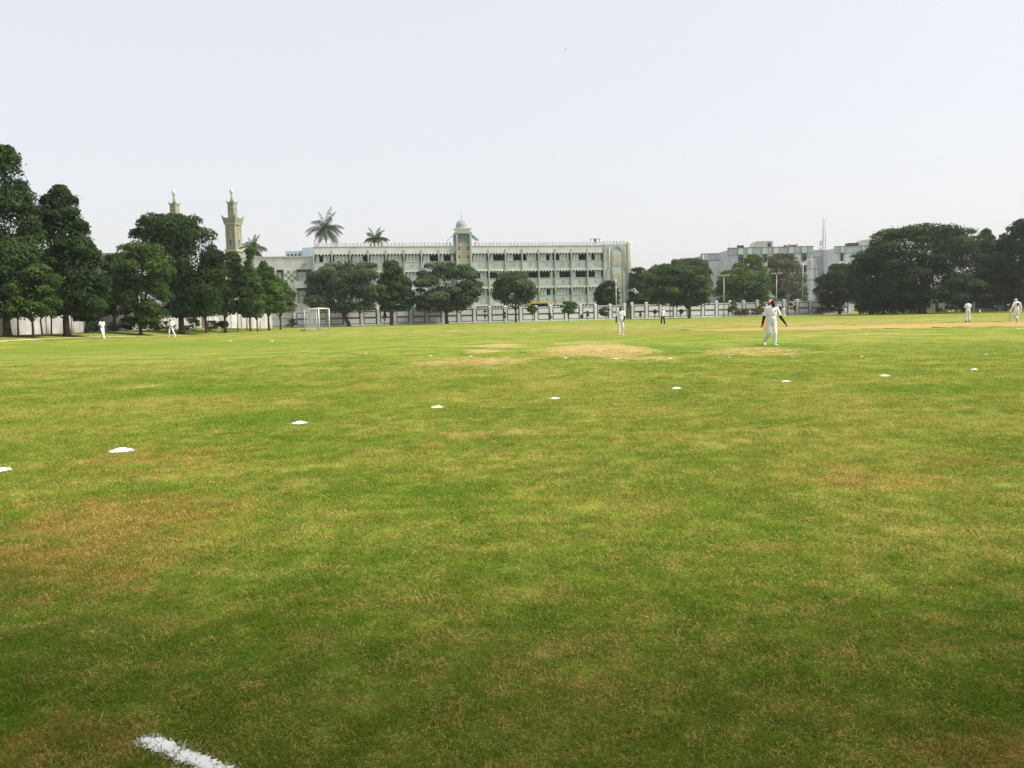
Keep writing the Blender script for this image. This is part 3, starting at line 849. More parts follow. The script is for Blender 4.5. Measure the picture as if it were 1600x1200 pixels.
def build_gate(loc, rz, width, h, n, label, m):
    G_ = empty('iron_gate', loc, rz); tag(G_, label, 'gate')
    for x in (0, width): MB().box(x-.08, x+.08, -.08, .08, 0, h+.2).build('gate_post', m, G_)
    for z in (.25, h*.55, h-.1): MB().box(.083, width-.083, -.03, .03, z, z+.08).build('rail', m, G_)
    bar = MB().box(-.025, .025, -.02, .02, .06, h).mesh('bar'); bar.materials.append(m)
    for i in range(n): inst('bar', bar, G_, (width*(i+1)/(n+1), .055, 0))
p_ = WA + U*53.35
build_gate(p_, UA, 1.0, 2.6, 6, 'narrow dark iron gate between the two white walls', M['ironwork'])
p_ = WA + U*(-18.5)
build_gate(p_, UA, 7.2, 2.9, 26, 'wide dark iron gate at the left end of the white wall, behind the goal', M['ironwork'])

def build_left_wall():
    y0, y1 = 52.0, 141.0; x0 = -46.2
    A = empty('boundary_wall', (x0, y0, 0), R(90) - math.atan2(4.2, y1-y0)); tag(A, 'tall stained white boundary wall behind the left trees', 'wall')
    L = y1 - y0; H = 3.7
    dr0, dr1 = 60.2, 62.0
    MB().box(0, dr0, -.12, .12, -.2, H).build('wall_length', M['old_white'], A)
    MB().box(dr1, L, -.12, .12, -.2, H).build('wall_length', M['old_white'], A)
    MB().box(dr0, dr1, -.12, .12, 2.9, H).build('lintel', M['old_white'], A)
    MB().box(dr0, dr1, -.02, .05, .3, 2.9).build('door', M['bark'], A)
    MB().box(0, L, -.2, .2, H+.003, H+.14).build('coping', M['concrete'], A)
    pil = MB().box(-.2, .2, -.26, -.122, -.2, H+.1).mesh('pilaster'); pil.materials.append(M['old_white'])
    for i in range(22):
        if not dr0-.4 < 1+i*4.1 < dr1+.4: inst('pilaster', pil, A, (1+i*4.1, 0, 0))
build_left_wall()

# ------------------------------------------------------------------ trees
def leaves(cent, out_dir, size, rng, flat=0.0):
    """diamond leaf faces at cent, roughly facing out_dir"""
    n = len(cent)
    nrm = out_dir*.9 + rng.normal(0, .42, (n, 3)); nrm[:, 2] += .2 + flat*.6
    nrm /= np.linalg.norm(nrm, axis=1, keepdims=True) + 1e-9
    a = rng.normal(0, 1, (n, 3)); a -= nrm*np.sum(a*nrm, 1, keepdims=True); a /= np.linalg.norm(a, axis=1, keepdims=True) + 1e-9
    b = np.cross(nrm, a)
    s = (size*rng.uniform(.6, 1.35, n))[:, None]
    return np.stack([cent - a*s*.5, cent + b*s*.32, cent + a*s*.55 - nrm*s*.12, cent - b*s*.32], 1)

def tree(name, label, cat, base, D, profile, leaf, nleaf, lsize, seed, trunk_r=.25, bark='bark', group=None, lobe=.26, depthf=1.0,
         base_z=None, limbs=7, lean=0.0, flat=0.0, shell=.62, nlobes=None, fork=.55, droop=0.0, z_under=None, fill=.07, lz=.78):
    """profile: [(photo y, left x, right x)] from top to bottom of the crown, read at distance D"""
    rg = np.random.default_rng(seed); nleaf = int(nleaf*1.5)
    bp = at(base[0], base[1], D); z0 = gz(bp.x, D) if base_z is None else base_z
    root = empty(name, (bp.x, D, z0)); tag(root, label, cat, group)
    zs = np.array([at((l+r)/2, y, D).z - z0 for y, l, r in profile])
    xl = np.array([at(l, y, D).x - bp.x for y, l, r in profile]); xr = np.array([at(r, y, D).x - bp.x for y, l, r in profile])
    o = np.argsort(zs); zs, xl, xr = zs[o], xl[o], xr[o]
    hw = (xr-xl)/2; cx = (xr+xl)/2
    wmax = hw.max()
    R0 = lobe*1.2*wmax
    if nlobes is None: nlobes = int(44 + 34*(zs[-1]-zs[0])/max(wmax*2, .1))
    # lobes through the crown volume, most of them near its skin
    zc = rg.uniform(zs[0], zs[-1], nlobes*6)
    pr = np.interp(zc, zs, hw) / wmax
    keep = rg.random(nlobes*6) < pr*.9+.1
    zc = zc[keep][:nlobes]; n = len(zc)
    h = np.interp(zc, zs, hw); c = np.interp(zc, zs, cx)
    th = rg.uniform(0, 2*np.pi, n); rad = np.sqrt(rg.uniform(.0, 1.0, n))
    side = rg.random(n) < .35; th[side] = rg.choice([0, np.pi], side.sum()) + rg.normal(0, .35, side.sum()); rad[side] = rg.uniform(.8, 1.0, side.sum())
    lr = R0*rg.uniform(.38, 1.2, n)*(.55+.45*h/wmax); lr = np.minimum(lr, h*.8+.12*R0)
    rr = np.maximum(h - lr*rg.uniform(.45, .95, n), 0)
    lx = c + np.cos(th)*rad*rr; ly = np.sin(th)*rad*rr*depthf
    zt = np.minimum(zc, zs[-1]-lr*.7); zt = np.maximum(zt, zs[0]+lr*.4)
    LC = np.stack([lx, ly, zt], 1)
    LC[0] = (cx[-1], 0, zs[-1]-lr[0]*.8)       # one lobe reaches the very top
    wgt = lr**2; cnt = np.maximum(8, (nleaf*wgt/wgt.sum()).astype(int))
    Cs, Ds, Ts = [], [], []
    for i in range(n):
        m = cnt[i]
        d = rg.normal(0, 1, (m, 3)); d[:, 2] = np.where(d[:, 2] < -.5, -d[:, 2]*.6, d[:, 2]); d /= np.linalg.norm(d, axis=1, keepdims=True)
        # smaller clumps on each lobe
        kd = rg.normal(0, 1, (8, 3)); kd /= np.linalg.norm(kd, axis=1, keepdims=True)
        near = (d @ kd.T).max(1)
        r_ = lr[i]*(shell + (1-shell)*rg.random(m)**.5)*(.62+.48*near)
        tw = rg.random(m) < .04; r_[tw] *= rg.uniform(1.1, 1.4, tw.sum())
        p = d*r_[:, None]*np.array([1, 1, lz])
        p[:, 2] -= droop*rg.random(m)**2*lr[i]*1.5
        Cs.append(LC[i] + p); Ds.append(d)
        Ts.append(np.clip(rg.uniform(-.3, .4) + .5*rg.random(m) + .2*rg.random(m), 0, 1))
    # loose leaves through the whole crown
    m = int(nleaf*fill); z = rg.uniform(zs[0], zs[-1], m); hh = np.interp(z, zs, hw)*.92; q = np.sqrt(rg.random(m)); ta = rg.uniform(0, 2*np.pi, m)
    d = np.stack([np.cos(ta), np.sin(ta), rg.normal(0, .4, m)], 1)
    Cs.append(np.stack([np.interp(z, zs, cx)+np.cos(ta)*q*hh, np.sin(ta)*q*hh*depthf, z], 1)); Ds.append(d); Ts.append(rg.random(m)*.5)
    Cs, Ds, Ts = np.concatenate(Cs), np.concatenate(Ds), np.concatenate(Ts)
    k = Cs[:, 2] > (.25 if z_under is None else z_under)
    Cs, Ds, Ts = Cs[k], Ds[k], Ts[k]
    me = fast_mesh('crown', leaves(Cs, Ds, lsize*.92, rg, flat), 4, [M[leaf]], Ts)
    link(bpy.data.objects.new('crown', me), root)
    # trunk and limbs
    t = MB(); zf = zs[0] + (zs[-1]-zs[0])*.12
    zb = max(zf*fork, .3)
    tx = lambda z: lean*(z/zf)*(1 if z < zf else 1)
    path = [(0, 0, -.15), (lean*.05, 0, .25*zb), (lean*.4+.05*zb*rg.normal()*.3, 0, .6*zb), (lean*.8, 0, zb)]
    t.tube(path, [trunk_r*1.35, trunk_r*1.05, trunk_r*.95, trunk_r*.85], 10)
    top = Vector(path[-1])
    t.tube([top, Vector((cx[len(cx)//2]*.5+lean*.5, 0, (zb+zs[-1])*.5)), Vector((cx[-1]*.8, 0, zs[-1]*.9))], [trunk_r*.8, trunk_r*.5, trunk_r*.12], 7)
    ord_ = rg.permutation(n)[:limbs]
    for i in ord_:
        e = Vector(LC[i]); m_ = top.lerp(e, .5) + Vector((0, 0, (e-top).length*.12))
        t.tube([top, m_, e], [trunk_r*.5, trunk_r*.3, trunk_r*.06], 6)
    t.build('trunk', M[bark], root)
    return root

LT = 'trees along the left wall'
tree('tall_tree', 'tallest conical dark tree at the left edge of the photo', 'tree', (12, 528), 66,
     [(228, -20, 20), (260, -60, 32), (300, -90, 50), (350, -105, 58), (400, -120, 78), (440, -125, 92), (480, -120, 92), (496, -110, 80)],
     'leaf_dark', 36000, .27, 11, .3, group=LT, limbs=10, fill=.2)
tree('tall_tree', 'second dark conical tree from the left, beside the first fielder', 'tree', (105, 524), 70,
     [(290, 84, 104), (318, 60, 122), (350, 62, 134), (380, 56, 148), (410, 60, 158), (440, 70, 172), (468, 72, 168), (492, 80, 152)],
     'leaf_dark', 32000, .26, 12, .28, group=LT, limbs=10, fill=.2)
tree('young_tree', 'leafy lighter green tree in front of the leftmost dark trees', 'tree', (52, 524), 65,
     [(395, 10, 50), (420, -10, 78), (450, -20, 92), (480, -15, 98), (497, 0, 88)],
     'leaf_mid', 11000, .24, 13, .10, group=LT)
tree('dark_tree', 'dark tree filling the gap between the second dark conical tree and the yellow green one', 'tree', (180, 519), 85,
     [(398, 168, 188), (412, 158, 200), (440, 154, 206), (470, 156, 206), (492, 162, 200)],
     'leaf_dark', 12000, .26, 21, .16, group=LT)
tree('bushy_tree', 'low dark bushy tree beside the walking fielder, under the second conical tree', 'tree', (136, 521), 77,
     [(438, 124, 146), (455, 114, 160), (480, 110, 166), (502, 114, 158)],
     'leaf_dark', 9000, .24, 22, .12, group=LT, fill=.15)
tree('bushy_tree', 'low dark bushy tree between the broad tree and the one under the minaret', 'tree', (322, 514), 93,
     [(420, 310, 332), (440, 300, 344), (470, 296, 350), (494, 300, 346)],
     'leaf_dark', 10000, .24, 23, .13, group=LT, fill=.15)
tree('neem_tree', 'yellow green neem tree left of the broad dark tree', 'tree', (220, 519), 80,
     [(378, 205, 240), (388, 182, 262), (410, 178, 272), (440, 182, 276), (465, 180, 266), (490, 190, 258), (507, 200, 246)],
     'leaf_mid', 15000, .24, 14, .17, group=LT, droop=.5)
tree('broad_tree', 'broad dark rounded tree standing below the half hidden minaret', 'tree', (284, 517), 88,
     [(336, 240, 292), (348, 220, 312), (368, 208, 330), (395, 215, 346), (425, 240, 352), (455, 245, 352), (478, 248, 350), (496, 256, 340)],
     'leaf_dark', 32000, .26, 15, .32, group=LT, limbs=12, fill=.18)
tree('bushy_tree', 'dark bushy tree right of the broad tree, under the tall minaret', 'tree', (352, 513), 97,
     [(394, 352, 368), (412, 338, 378), (440, 332, 392), (470, 330, 395), (492, 335, 390)],
     'leaf_dark', 13000, .26, 16, .16, group=LT)
tree('mast_tree', 'slim columnar tree rising beside the base of the tall minaret', 'tree', (391, 508), 106,
     [(386, 386, 395), (400, 383, 398), (425, 380, 400), (455, 378, 404), (485, 376, 404)],
     'leaf_light', 8500, .24, 17, .13, group=LT, lobe=.5, nlobes=50)
tree('leafy_tree', 'bright green young tree between the columnar trees on the left', 'tree', (402, 508), 102,
     [(432, 392, 404), (450, 382, 412), (475, 372, 416), (496, 378, 412)],
     'leaf_light', 8000, .22, 18, .10, group=LT)
tree('mast_tree', 'pointed bright green tree next to the flat roofed wing', 'tree', (420, 507), 110,
     [(408, 407, 415), (422, 400, 428), (445, 398, 440), (470, 398, 448), (490, 404, 446)],
     'leaf_light', 11000, .24, 19, .15, group=LT, lobe=.34)
tree('leafy_tree', 'low spreading bright green tree beside the wide iron gate', 'tree', (438, 506), 117,
     [(436, 428, 446), (450, 420, 456), (470, 414, 464), (488, 418, 462)],
     'leaf_light', 9000, .24, 20, .12, group=LT)
for i, (px, D_) in enumerate(((28, 70), (66, 72), (80, 72), (138, 78), (322, 97), (372, 104), (386, 108))):
    p = at(px, 520, D_)
    t = empty('sapling', (p.x, D_, gz(p.x, D_)))
    tag(t, ('thin bare sapling trunk beside the leftmost thick trunk', 'thin bare sapling trunk midway between the two big left trunks',
            'leaning thin sapling just left of the second big trunk', 'thin sapling by the white wall left of the walking fielder',
            'slim dark post like sapling before the bright wall gap', 'slim pale sapling under the bushy tree beneath the minaret',
            'slim sapling under the columnar tree on the left')[i], 'sapling', 'saplings along the left wall')
    r_ = random.Random(i)
    MB().tube([(0, 0, -.1), (r_.uniform(-.1, .1), 0, 1.2), (r_.uniform(-.25, .25), .1, 2.6), (r_.uniform(-.3, .3), .1, 3.8)], [.075, .065, .05, .03], 7).build('trunk', M['bark'], t)

FT = 'trees along the far white wall'
tree('rain_tree', 'wide rounded grey green tree in front of the wall, behind the goal', 'tree', (545, 507), 143,
     [(408, 510, 580), (420, 492, 596), (440, 480, 604), (460, 474, 606), (478, 478, 600), (488, 486, 585)],
     'leaf_grey', 24000, .36, 31, .34, group=FT, lean=-1.0, limbs=10, flat=.4, lz=.55)
tree('leafy_tree', 'upright yellow green topped tree between the two rounded trees', 'tree', (611, 506), 145,
     [(407, 600, 618), (425, 594, 632), (448, 590, 646), (470, 588, 650), (486, 592, 642)],
     'leaf_mid', 16000, .34, 32, .26, group=FT, limbs=8)
tree('rain_tree', 'large rounded tree below the domed tower', 'tree', (698, 503), 147,
     [(409, 668, 708), (420, 654, 736), (440, 646, 752), (460, 640, 752), (476, 644, 740), (488, 655, 720)],
     'leaf_grey', 23000, .36, 33, .33, group=FT, limbs=10, flat=.4, lz=.55)
tree('leafy_tree', 'airy tree with a slim trunk right of the domed tower', 'tree', (806, 502), 149,
     [(425, 790, 818), (436, 774, 832), (452, 768, 842), (466, 770, 838), (476, 780, 828)],
     'leaf_grey', 10000, .36, 34, .20, group=FT, limbs=8, flat=.3)
tree('small_tree', 'small round topped tree standing alone before the white wall', 'tree', (889, 501), 148,
     [(471, 880, 895), (476, 875, 902), (484, 874, 903), (489, 878, 898)],
     'leaf_light', 2600, .28, 35, .07, group='small plants before the white wall', lobe=.4, nlobes=18, limbs=5)
tree('small_tree', 'slender small tree left of the round topped one', 'tree', (832, 502), 147,
     [(477, 826, 836), (483, 823, 840), (490, 828, 837)],
     'leaf_light', 1300, .26, 36, .05, group='small plants before the white wall', lobe=.45, nlobes=12, limbs=4)
tree('shrub', 'multi stemmed feathery shrub right of the round topped tree', 'shrub', (947, 499), 148,
     [(480, 938, 952), (486, 934, 954), (494, 940, 953)],
     'leaf_light', 1500, .26, 37, .05, group='small plants before the white wall', lobe=.4, nlobes=14, limbs=5)
tree('dark_tree', 'dark tree behind the wall covering the end of the long building', 'tree', (948, 495), 168,
     [(438, 944, 958), (448, 934, 966), (458, 930, 970), (470, 929, 971), (478, 932, 968)],
     'leaf_dark', 7500, .36, 38, .2, group=FT)
tree('dense_tree', 'dense tree just right of the long building', 'tree', (998, 494), 176,
     [(418, 985, 1005), (428, 982, 1020), (445, 981, 1030), (468, 981, 1030), (486, 984, 1024)],
     'leaf_mid', 12000, .40, 39, .25, group=FT)
tree('rain_tree', 'broad dark green tree with trunk before the wall right of the gate', 'tree', (1077, 494), 150,
     [(412, 1030, 1056), (422, 1016, 1090), (440, 1008, 1108), (458, 1006, 1116), (470, 1014, 1112), (479, 1050, 1100)],
     'leaf_mid', 24000, .36, 40, .25, group=FT, limbs=10, flat=.3, lz=.55)
tree('hazy_tree', 'hazy distant tree filling the gap left of the apartments', 'tree', (1078, 490), 215,
     [(404, 1062, 1094), (412, 1048, 1104), (432, 1040, 1112), (460, 1040, 1112)],
     'leaf_mid', 10000, .5, 41, .3, group='distant trees')
tree('hazy_tree', 'hazy far tree seen low behind the apartments on the left', 'tree', (1040, 490), 225,
     [(414, 1020, 1050), (424, 1008, 1062), (450, 1004, 1066)],
     'leaf_mid', 7000, .5, 42, .3, group='distant trees')
tree('leafy_tree', 'pale topped green tree in front of the grey apartments', 'tree', (1172, 490), 172,
     [(398, 1168, 1184), (410, 1154, 1192), (425, 1130, 1200), (445, 1116, 1204), (465, 1112, 1206), (480, 1116, 1200)],
     'leaf_light', 17000, .38, 43, .26, group=FT)
tree('sparse_tree', 'half bare greyish tree with thin foliage before the apartments', 'tree', (1231, 489), 163,
     [(396, 1212, 1228), (405, 1200, 1246), (420, 1202, 1254), (440, 1206, 1256), (458, 1208, 1250)],
     'leaf_olive', 4200, .26, 44, .2, 'bark_pale', group=FT, limbs=30, lobe=.22, fork=.8, nlobes=50, fill=.1)
tree('green_crown_tree', 'green tree behind the half bare one', 'tree', (1222, 489), 180,
     [(396, 1206, 1222), (408, 1200, 1240), (425, 1202, 1258), (450, 1206, 1262), (470, 1210, 1262)],
     'leaf_grey', 7000, .36, 45, .2, group=FT)
tree('dense_tree', 'dark dense tree between apartments and huge spreading tree', 'tree', (1312, 489), 165,
     [(412, 1300, 1330), (422, 1284, 1345), (440, 1274, 1352), (460, 1276, 1356), (478, 1282, 1356)],
     'leaf_dark', 16000, .38, 46, .3, group=FT)
RT = 'trees on the right side'
tree('huge_rain_tree', 'huge dark spreading tree behind the standing fielder on the right', 'tree', (1440, 488), 138,
     [(350, 1420, 1470), (360, 1378, 1518), (372, 1352, 1535), (395, 1338, 1545), (420, 1330, 1556), (445, 1336, 1562), (462, 1344, 1560), (474, 1365, 1545)],
     'leaf_dark', 60000, .34, 47, .7, group=RT, limbs=20, lobe=.17, flat=.6, nlobes=210, depthf=.8, fill=.10, lz=.5)
tree('mast_tree', 'pointed dark columnar tree behind the huge spreading tree', 'tree', (1541, 485), 150,
     [(357, 1538, 1543), (372, 1528, 1556), (400, 1526, 1562), (440, 1526, 1564), (475, 1528, 1562)],
     'leaf_dark', 9000, .36, 48, .2, group=RT, lobe=.4, nlobes=60)
tree('mast_tree', 'dark pointed tree second from the right edge', 'tree', (1572, 484), 146,
     [(364, 1566, 1574), (380, 1556, 1584), (410, 1552, 1590), (450, 1550, 1592), (476, 1552, 1590)],
     'leaf_dark', 9000, .36, 49, .2, group=RT, lobe=.4, nlobes=60)
tree('tall_tree', 'tall dark tree cut off by the right edge of the photo', 'tree', (1612, 482), 132,
     [(342, 1590, 1640), (352, 1572, 1670), (375, 1576, 1690), (410, 1570, 1700), (450, 1566, 1700), (474, 1572, 1690)],
     'leaf_dark', 20000, .36, 50, .4, group=RT, limbs=10)
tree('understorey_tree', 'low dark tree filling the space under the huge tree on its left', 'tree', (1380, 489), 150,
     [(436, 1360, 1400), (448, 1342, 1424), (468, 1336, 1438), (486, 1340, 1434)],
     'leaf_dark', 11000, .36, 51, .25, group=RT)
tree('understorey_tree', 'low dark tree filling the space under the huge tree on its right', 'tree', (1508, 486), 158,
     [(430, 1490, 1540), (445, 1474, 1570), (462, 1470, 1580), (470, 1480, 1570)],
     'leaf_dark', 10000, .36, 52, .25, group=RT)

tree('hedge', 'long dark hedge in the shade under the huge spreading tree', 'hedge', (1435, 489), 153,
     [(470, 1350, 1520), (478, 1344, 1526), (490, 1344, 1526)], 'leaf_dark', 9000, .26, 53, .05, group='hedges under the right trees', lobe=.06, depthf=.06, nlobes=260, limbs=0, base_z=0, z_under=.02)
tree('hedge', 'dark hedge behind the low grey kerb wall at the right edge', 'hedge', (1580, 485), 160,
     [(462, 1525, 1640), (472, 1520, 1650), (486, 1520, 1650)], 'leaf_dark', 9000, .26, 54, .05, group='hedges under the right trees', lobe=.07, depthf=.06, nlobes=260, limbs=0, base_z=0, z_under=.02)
# unseen tree added right of and behind the camera to darken the near grass
def added_shade_tree():
    rg = np.random.default_rng(77)
    T = empty('added_shade_tree', (7.2, -3.2, 0)); tag(T, 'added tree outside the frame, put there to shade the nearest grass', 'tree')
    MB().tube([(0, 0, -.1), (0, .1, 2), (-.2, .4, 4), (-.4, 1.0, 5.6)], [.38, .3, .26, .22], 10).build('trunk', M['bark'], T)
    br = MB(); Cs = []
    for i in range(210):
        gx = rg.uniform(-6.5, 6.5); edge = 4.0 + min(1.6, .08*gx*gx); thin = i > 175
        e = np.array([gx-1.0, edge + rg.uniform(-.3, 1.7) if thin else rg.uniform(-2.0, edge), 0]); e[2] = 8.6 - .03*(e[0]**2+(e[1]-1)**2) + rg.normal(0, .4)
        m = 70 if thin else 260
        d = rg.normal(0, 1, (m, 3)); d /= np.linalg.norm(d, axis=1, keepdims=True); Cs.append(e + d*np.array([1.7, 1.7, .6])*rg.uniform(.3, 1, (m, 1)))
        if i % 3 == 0: br.tube([(-.4, 1.0, 5.5), tuple((e+np.array([-.4, 1, 5.5]))*.5+np.array([0, 0, .5])), tuple(e)], [.14, .08, .02], 6)
    br.build('branches', M['bark'], T)
    C_ = np.concatenate(Cs); link(bpy.data.objects.new('crown', fast_mesh('crown', leaves(C_, C_*0, .26, rg, .5), 4, [M['leaf_mid']], rg.random(len(C_))*.8)), T)
added_shade_tree()

# far belt of trees that closes the horizon behind everything
for i, (px, D_, tp, wd, lab) in enumerate(((470, 240, 440, 60, 'far tree behind the wide gate at the left'), (1400, 260, 425, 90, 'far tree behind the huge spreading tree'),
        (1520, 250, 430, 100, 'far tree behind the right columnar trees'), (1630, 240, 420, 90, 'far tree beyond the right edge'), (340, 240, 440, 100, 'far tree behind the bushy left trees'),
        (120, 200, 430, 160, 'far tree behind the second tall left tree'), (-40, 180, 420, 160, 'far tree behind the tallest left tree'))):
    tree('far_tree', lab, 'tree', (px, 492), D_, [(tp, px-wd*.2, px+wd*.2), (tp+15, px-wd*.45, px+wd*.45), (tp+40, px-wd*.5, px+wd*.5), (tp+60, px-wd*.45, px+wd*.45)],
         'leaf_dark', 6000, .55, 60+i, .3, group='distant trees')

# coconut palms
def palm(px, py, D_, label, seed, size, upto=0.0):
    rg = random.Random(seed)
    c = at(px, py, D_); P = empty('coconut_palm', (c.x, D_, 0)); tag(P, label, 'palm tree', 'coconut palms behind the buildings')
    H = c.z
    MB().tube([(-.6, 0, -.2), (-.5, 0, H*.3), (-.2, 0, H*.65), (0, 0, H)], [.28, .22, .19, .17], 9).build('trunk', M['palm_bark'], P)
    nf = 27
    for k in range(nf):
        az = k*2.39996 + rg.uniform(-.15, .15); el = R((74, 58, 44, 32, 20, 8, -6, -22, -40)[k % 9] + rg.uniform(-8, 8))
        Lf = size*rg.uniform(.85, 1.1); path = []; d = Vector((math.cos(az)*math.cos(el), math.sin(az)*math.cos(el), math.sin(el))); p = Vector((0, 0, H))
        n = 12
        for i in range(n+1):
            path.append(p.copy()); p = p + d*(Lf/n); d = (d + Vector((0, 0, -.10 - .10*i/n))).normalized()
        fb = MB(); fb.tube(path, [.05*(1-i/(n+2)) for i in range(n+1)], 4)
        for i in range(1, n):
            for s in np.linspace(0, 1, 5)[:4]:
                q = path[i].lerp(path[i+1], s); t_ = (path[i+1]-path[i]).normalized()
                sd = t_.cross(Vector((0, 0, 1))); sd = sd.normalized() if sd.length > .05 else Vector((1, 0, 0))
                ll = Lf*.27*math.sin(math.pi*min(1, (i+s)/n*.82+.16))*rg.uniform(.8, 1.1)
                for sg in (-1, 1):
                    tip = q + (sd*sg*.75 + t_*.55 + Vector((0, 0, -.6-rg.random()*.4)))*ll
                    wv = t_*.042
                    fb.add([q-wv*.6, q+wv*.6, q.lerp(tip, .55)+wv*.8+Vector((0, 0, .06*ll)), tip, q.lerp(tip, .55)-wv*.8+Vector((0, 0, .06*ll))], [(0, 1, 2, 3, 4)])
        f = fb.build('frond', M['leaf_palm'], P)
        at_ = f.data.attributes.new('tint', 'FLOAT', 'FACE'); at_.data.foreach_set('value', np.full(len(f.data.polygons), rg.random()*.8, dtype=np.float32))
    for k in range(6):
        a_ = rg.uniform(0, 6.28); MB().ball((.32*math.cos(a_), .32*math.sin(a_), H-.35-rg.random()*.25), .14, u=8, v=6).build('coconut', M['leaf_mid'], P)
palm(509, 357, 195, 'tallest coconut palm above the left end of the long building', 3, 5.3)
palm(587, 374, 205, 'shorter coconut palm above the long building, right of the tallest palm', 4, 3.8)
palm(396, 388, 178, 'coconut palm just right of the tall minaret', 5, 3.4)

# shrubs and saplings before the far wall
SH = 'small plants before the white wall'
def shrub(px, py, D_, w_, h_, leaf, seed, label, n=900):
    tree('shrub', label, 'shrub', (px, py), D_, [(py-h_, px-w_*.3, px+w_*.3), (py-h_*.6, px-w_*.5, px+w_*.5), (py-h_*.15, px-w_*.5, px+w_*.5)],
         leaf, n, .26, seed, .04, group=SH, lobe=.35, nlobes=20, limbs=5, base_z=0, z_under=.02)
shrub(1153, 494, 152, 12, 9, 'leaf_red', 71, 'reddish brown rounded shrub left of the walking bowler')
shrub(1164, 494, 153, 13, 11, 'leaf_red', 72, 'larger reddish shrub touching the leftmost reddish one')
shrub(1181, 493, 154, 16, 11, 'leaf_red', 73, 'dark reddish shrub just left of the walking bowler')
shrub(1218, 491, 160, 10, 12, 'leaf_red', 74, 'reddish shrub partly hidden behind the walking bowler')
shrub(1284, 490, 163, 20, 10, 'leaf_red', 75, 'wide reddish shrub before the wall right of the bowler')
shrub(1308, 489, 164, 20, 12, 'leaf_red', 76, 'reddish shrub near the right end of the white wall')
shrub(1296, 490, 166, 10, 17, 'leaf_mid', 77, 'upright green shrub between two wide reddish shrubs')
shrub(1145, 492, 151, 14, 22, 'leaf_light', 78, 'feathery green plant under the left floodlight')
shrub(1190, 491, 157, 14, 20, 'leaf_light', 79, 'feathery green plant left of the orange cap')
shrub(1343, 489, 160, 16, 14, 'leaf_dark', 80, 'dark bush at the right end of the white wall')
shrub(348, 513, 98, 20, 11, 'leaf_red', 81, 'reddish dry bush before the bright left wall')
for i, (px, py, D_, h_) in enumerate(((601, 505, 146, 17), (758, 502, 148, 17), (859, 501, 148, 12), (909, 499, 149, 8), (918, 499, 149, 13), (1001, 498, 150, 12), (1023, 497, 150, 13), (1064, 495, 151, 12), (1286, 489, 166, 18), (1236, 489, 160, 20), (1242, 489, 164, 12), (788, 502, 148, 15))):
    lab = ('dark thin plant at the wall right of the goal tree', 'dark climbing plant on the wall left of the airy tree', 'thin sapling left of the round topped tree', 'short dark stump right of the round topped tree', 'dark thin plant between two wall posts by the feathery shrub',
           'dark forked plant right of the narrow gate', 'sapling with a flat crown left of the umpire', 'dark climbing plant right of the umpire', 'upright plant behind the wide reddish shrub', 'plant beside the half bare tree trunk', 'short dark plant right of the half bare tree', 'dark shoot beside the airy tree trunk')[i]
    tree('wall_plant', lab, 'plant', (px, py), D_, [(py-h_, px-2, px+2), (py-h_*.6, px-3.2, px+3.2), (py-h_*.2, px-2, px+2)], 'leaf_grey' if i % 2 else 'leaf_mid', 260, .24, 90+i, .04, group=SH, lobe=.6, nlobes=8, limbs=3, base_z=0)
# weeds at the foot of the left wall
for i, (px, D_, w_, h_) in enumerate(((146, 84, 26, 22), (300, 96, 26, 20), (214, 88, 30, 24), (330, 100, 22, 16), (195, 88, 24, 20), (176, 82, 16, 16), (262, 93, 26, 14), (455, 140, 20, 14), (240, 90, 18, 10))):
    p = at(px, 515, D_); py = 515 + (p.z - gz(p.x, D_))*F/D_
    lab = ('dark scrub behind the second big trunk', 'dark scrub right of the broad tree trunk', 'tall weeds behind the yellow green tree', 'low weeds under the bushy tree', 'rough weeds under the neem tree', 'weeds at the wall behind the walking fielder', 'dark weeds left of the fielder with joined hands', 'scrub in front of the wide iron gate', 'dry weeds between neem tree and fielder')[i]
    root = tree('weed_clump', lab, 'plant', (px, py), D_, [(py-h_, px-w_*.3, px+w_*.3), (py-h_*.5, px-w_*.5, px+w_*.5), (py-1, px-w_*.5, px+w_*.5)], 'leaf_grey', 900, .16, 120+i, .03, group='weeds by the left wall', lobe=.3, nlobes=24, limbs=4, z_under=.02)

# ------------------------------------------------------------------ poles, goal, frames
def light_pole(px, py0, py1, D_, label, kind):
    b, t = at(px, py0, D_), at(px, py1, D_)
    P = empty('floodlight_pole', (b.x, D_, 0)); tag(P, label, 'pole', 'poles along the far wall')
    h = t.z
    MB().tube([(0, 0, 0), (0, 0, h)], [.10, .075], 8).build('pole', M['galv'], P)
    if kind == 'flood':
        MB().box(-.9, .9, -.03, .03, h-.06, h).build('crossbar', M['galv'], P)
        for x in (-.85, -.3, .3, .85):
            l = MB().box(x-.16, x+.16, -.18, .10, h+.02, h+.24).build('lamp_head', M['galv'], P)
            MB().box(x-.13, x+.13, -.21, -.182, h+.05, h+.21).build('lamp_glass', M['lamp_glass'], l)
    elif kind == 'tee':
        MB().box(-1.0, 1.0, -.03, .03, h-.26, h-.19).build('crossbar', M['galv'], P)
        MB().box(-.25, .25, -.15, .15, h-.75, h-.6).build('bracket', M['galv'], P)
    elif kind == 'street':
        MB().tube([(0, 0, h), (.3, 0, h+.5), (1.3, 0, h+.8)], .06, 6).build('arm', M['galv'], P)
        MB().ball((1.6, 0, h+.8), .42, .18, .12).build('lamp_head', M['lamp_glass'], P)
    return P
light_pole(1047, 497, 433, 149, 'white T topped pole in front of the dark trees right of the umpire', 'tee')
light_pole(1131, 493, 431, 152, 'floodlight pole with four lamps left of the walking bowler', 'flood')
light_pole(1213, 489, 428, 158, 'floodlight pole with four lamps directly behind the walking bowler', 'flood')
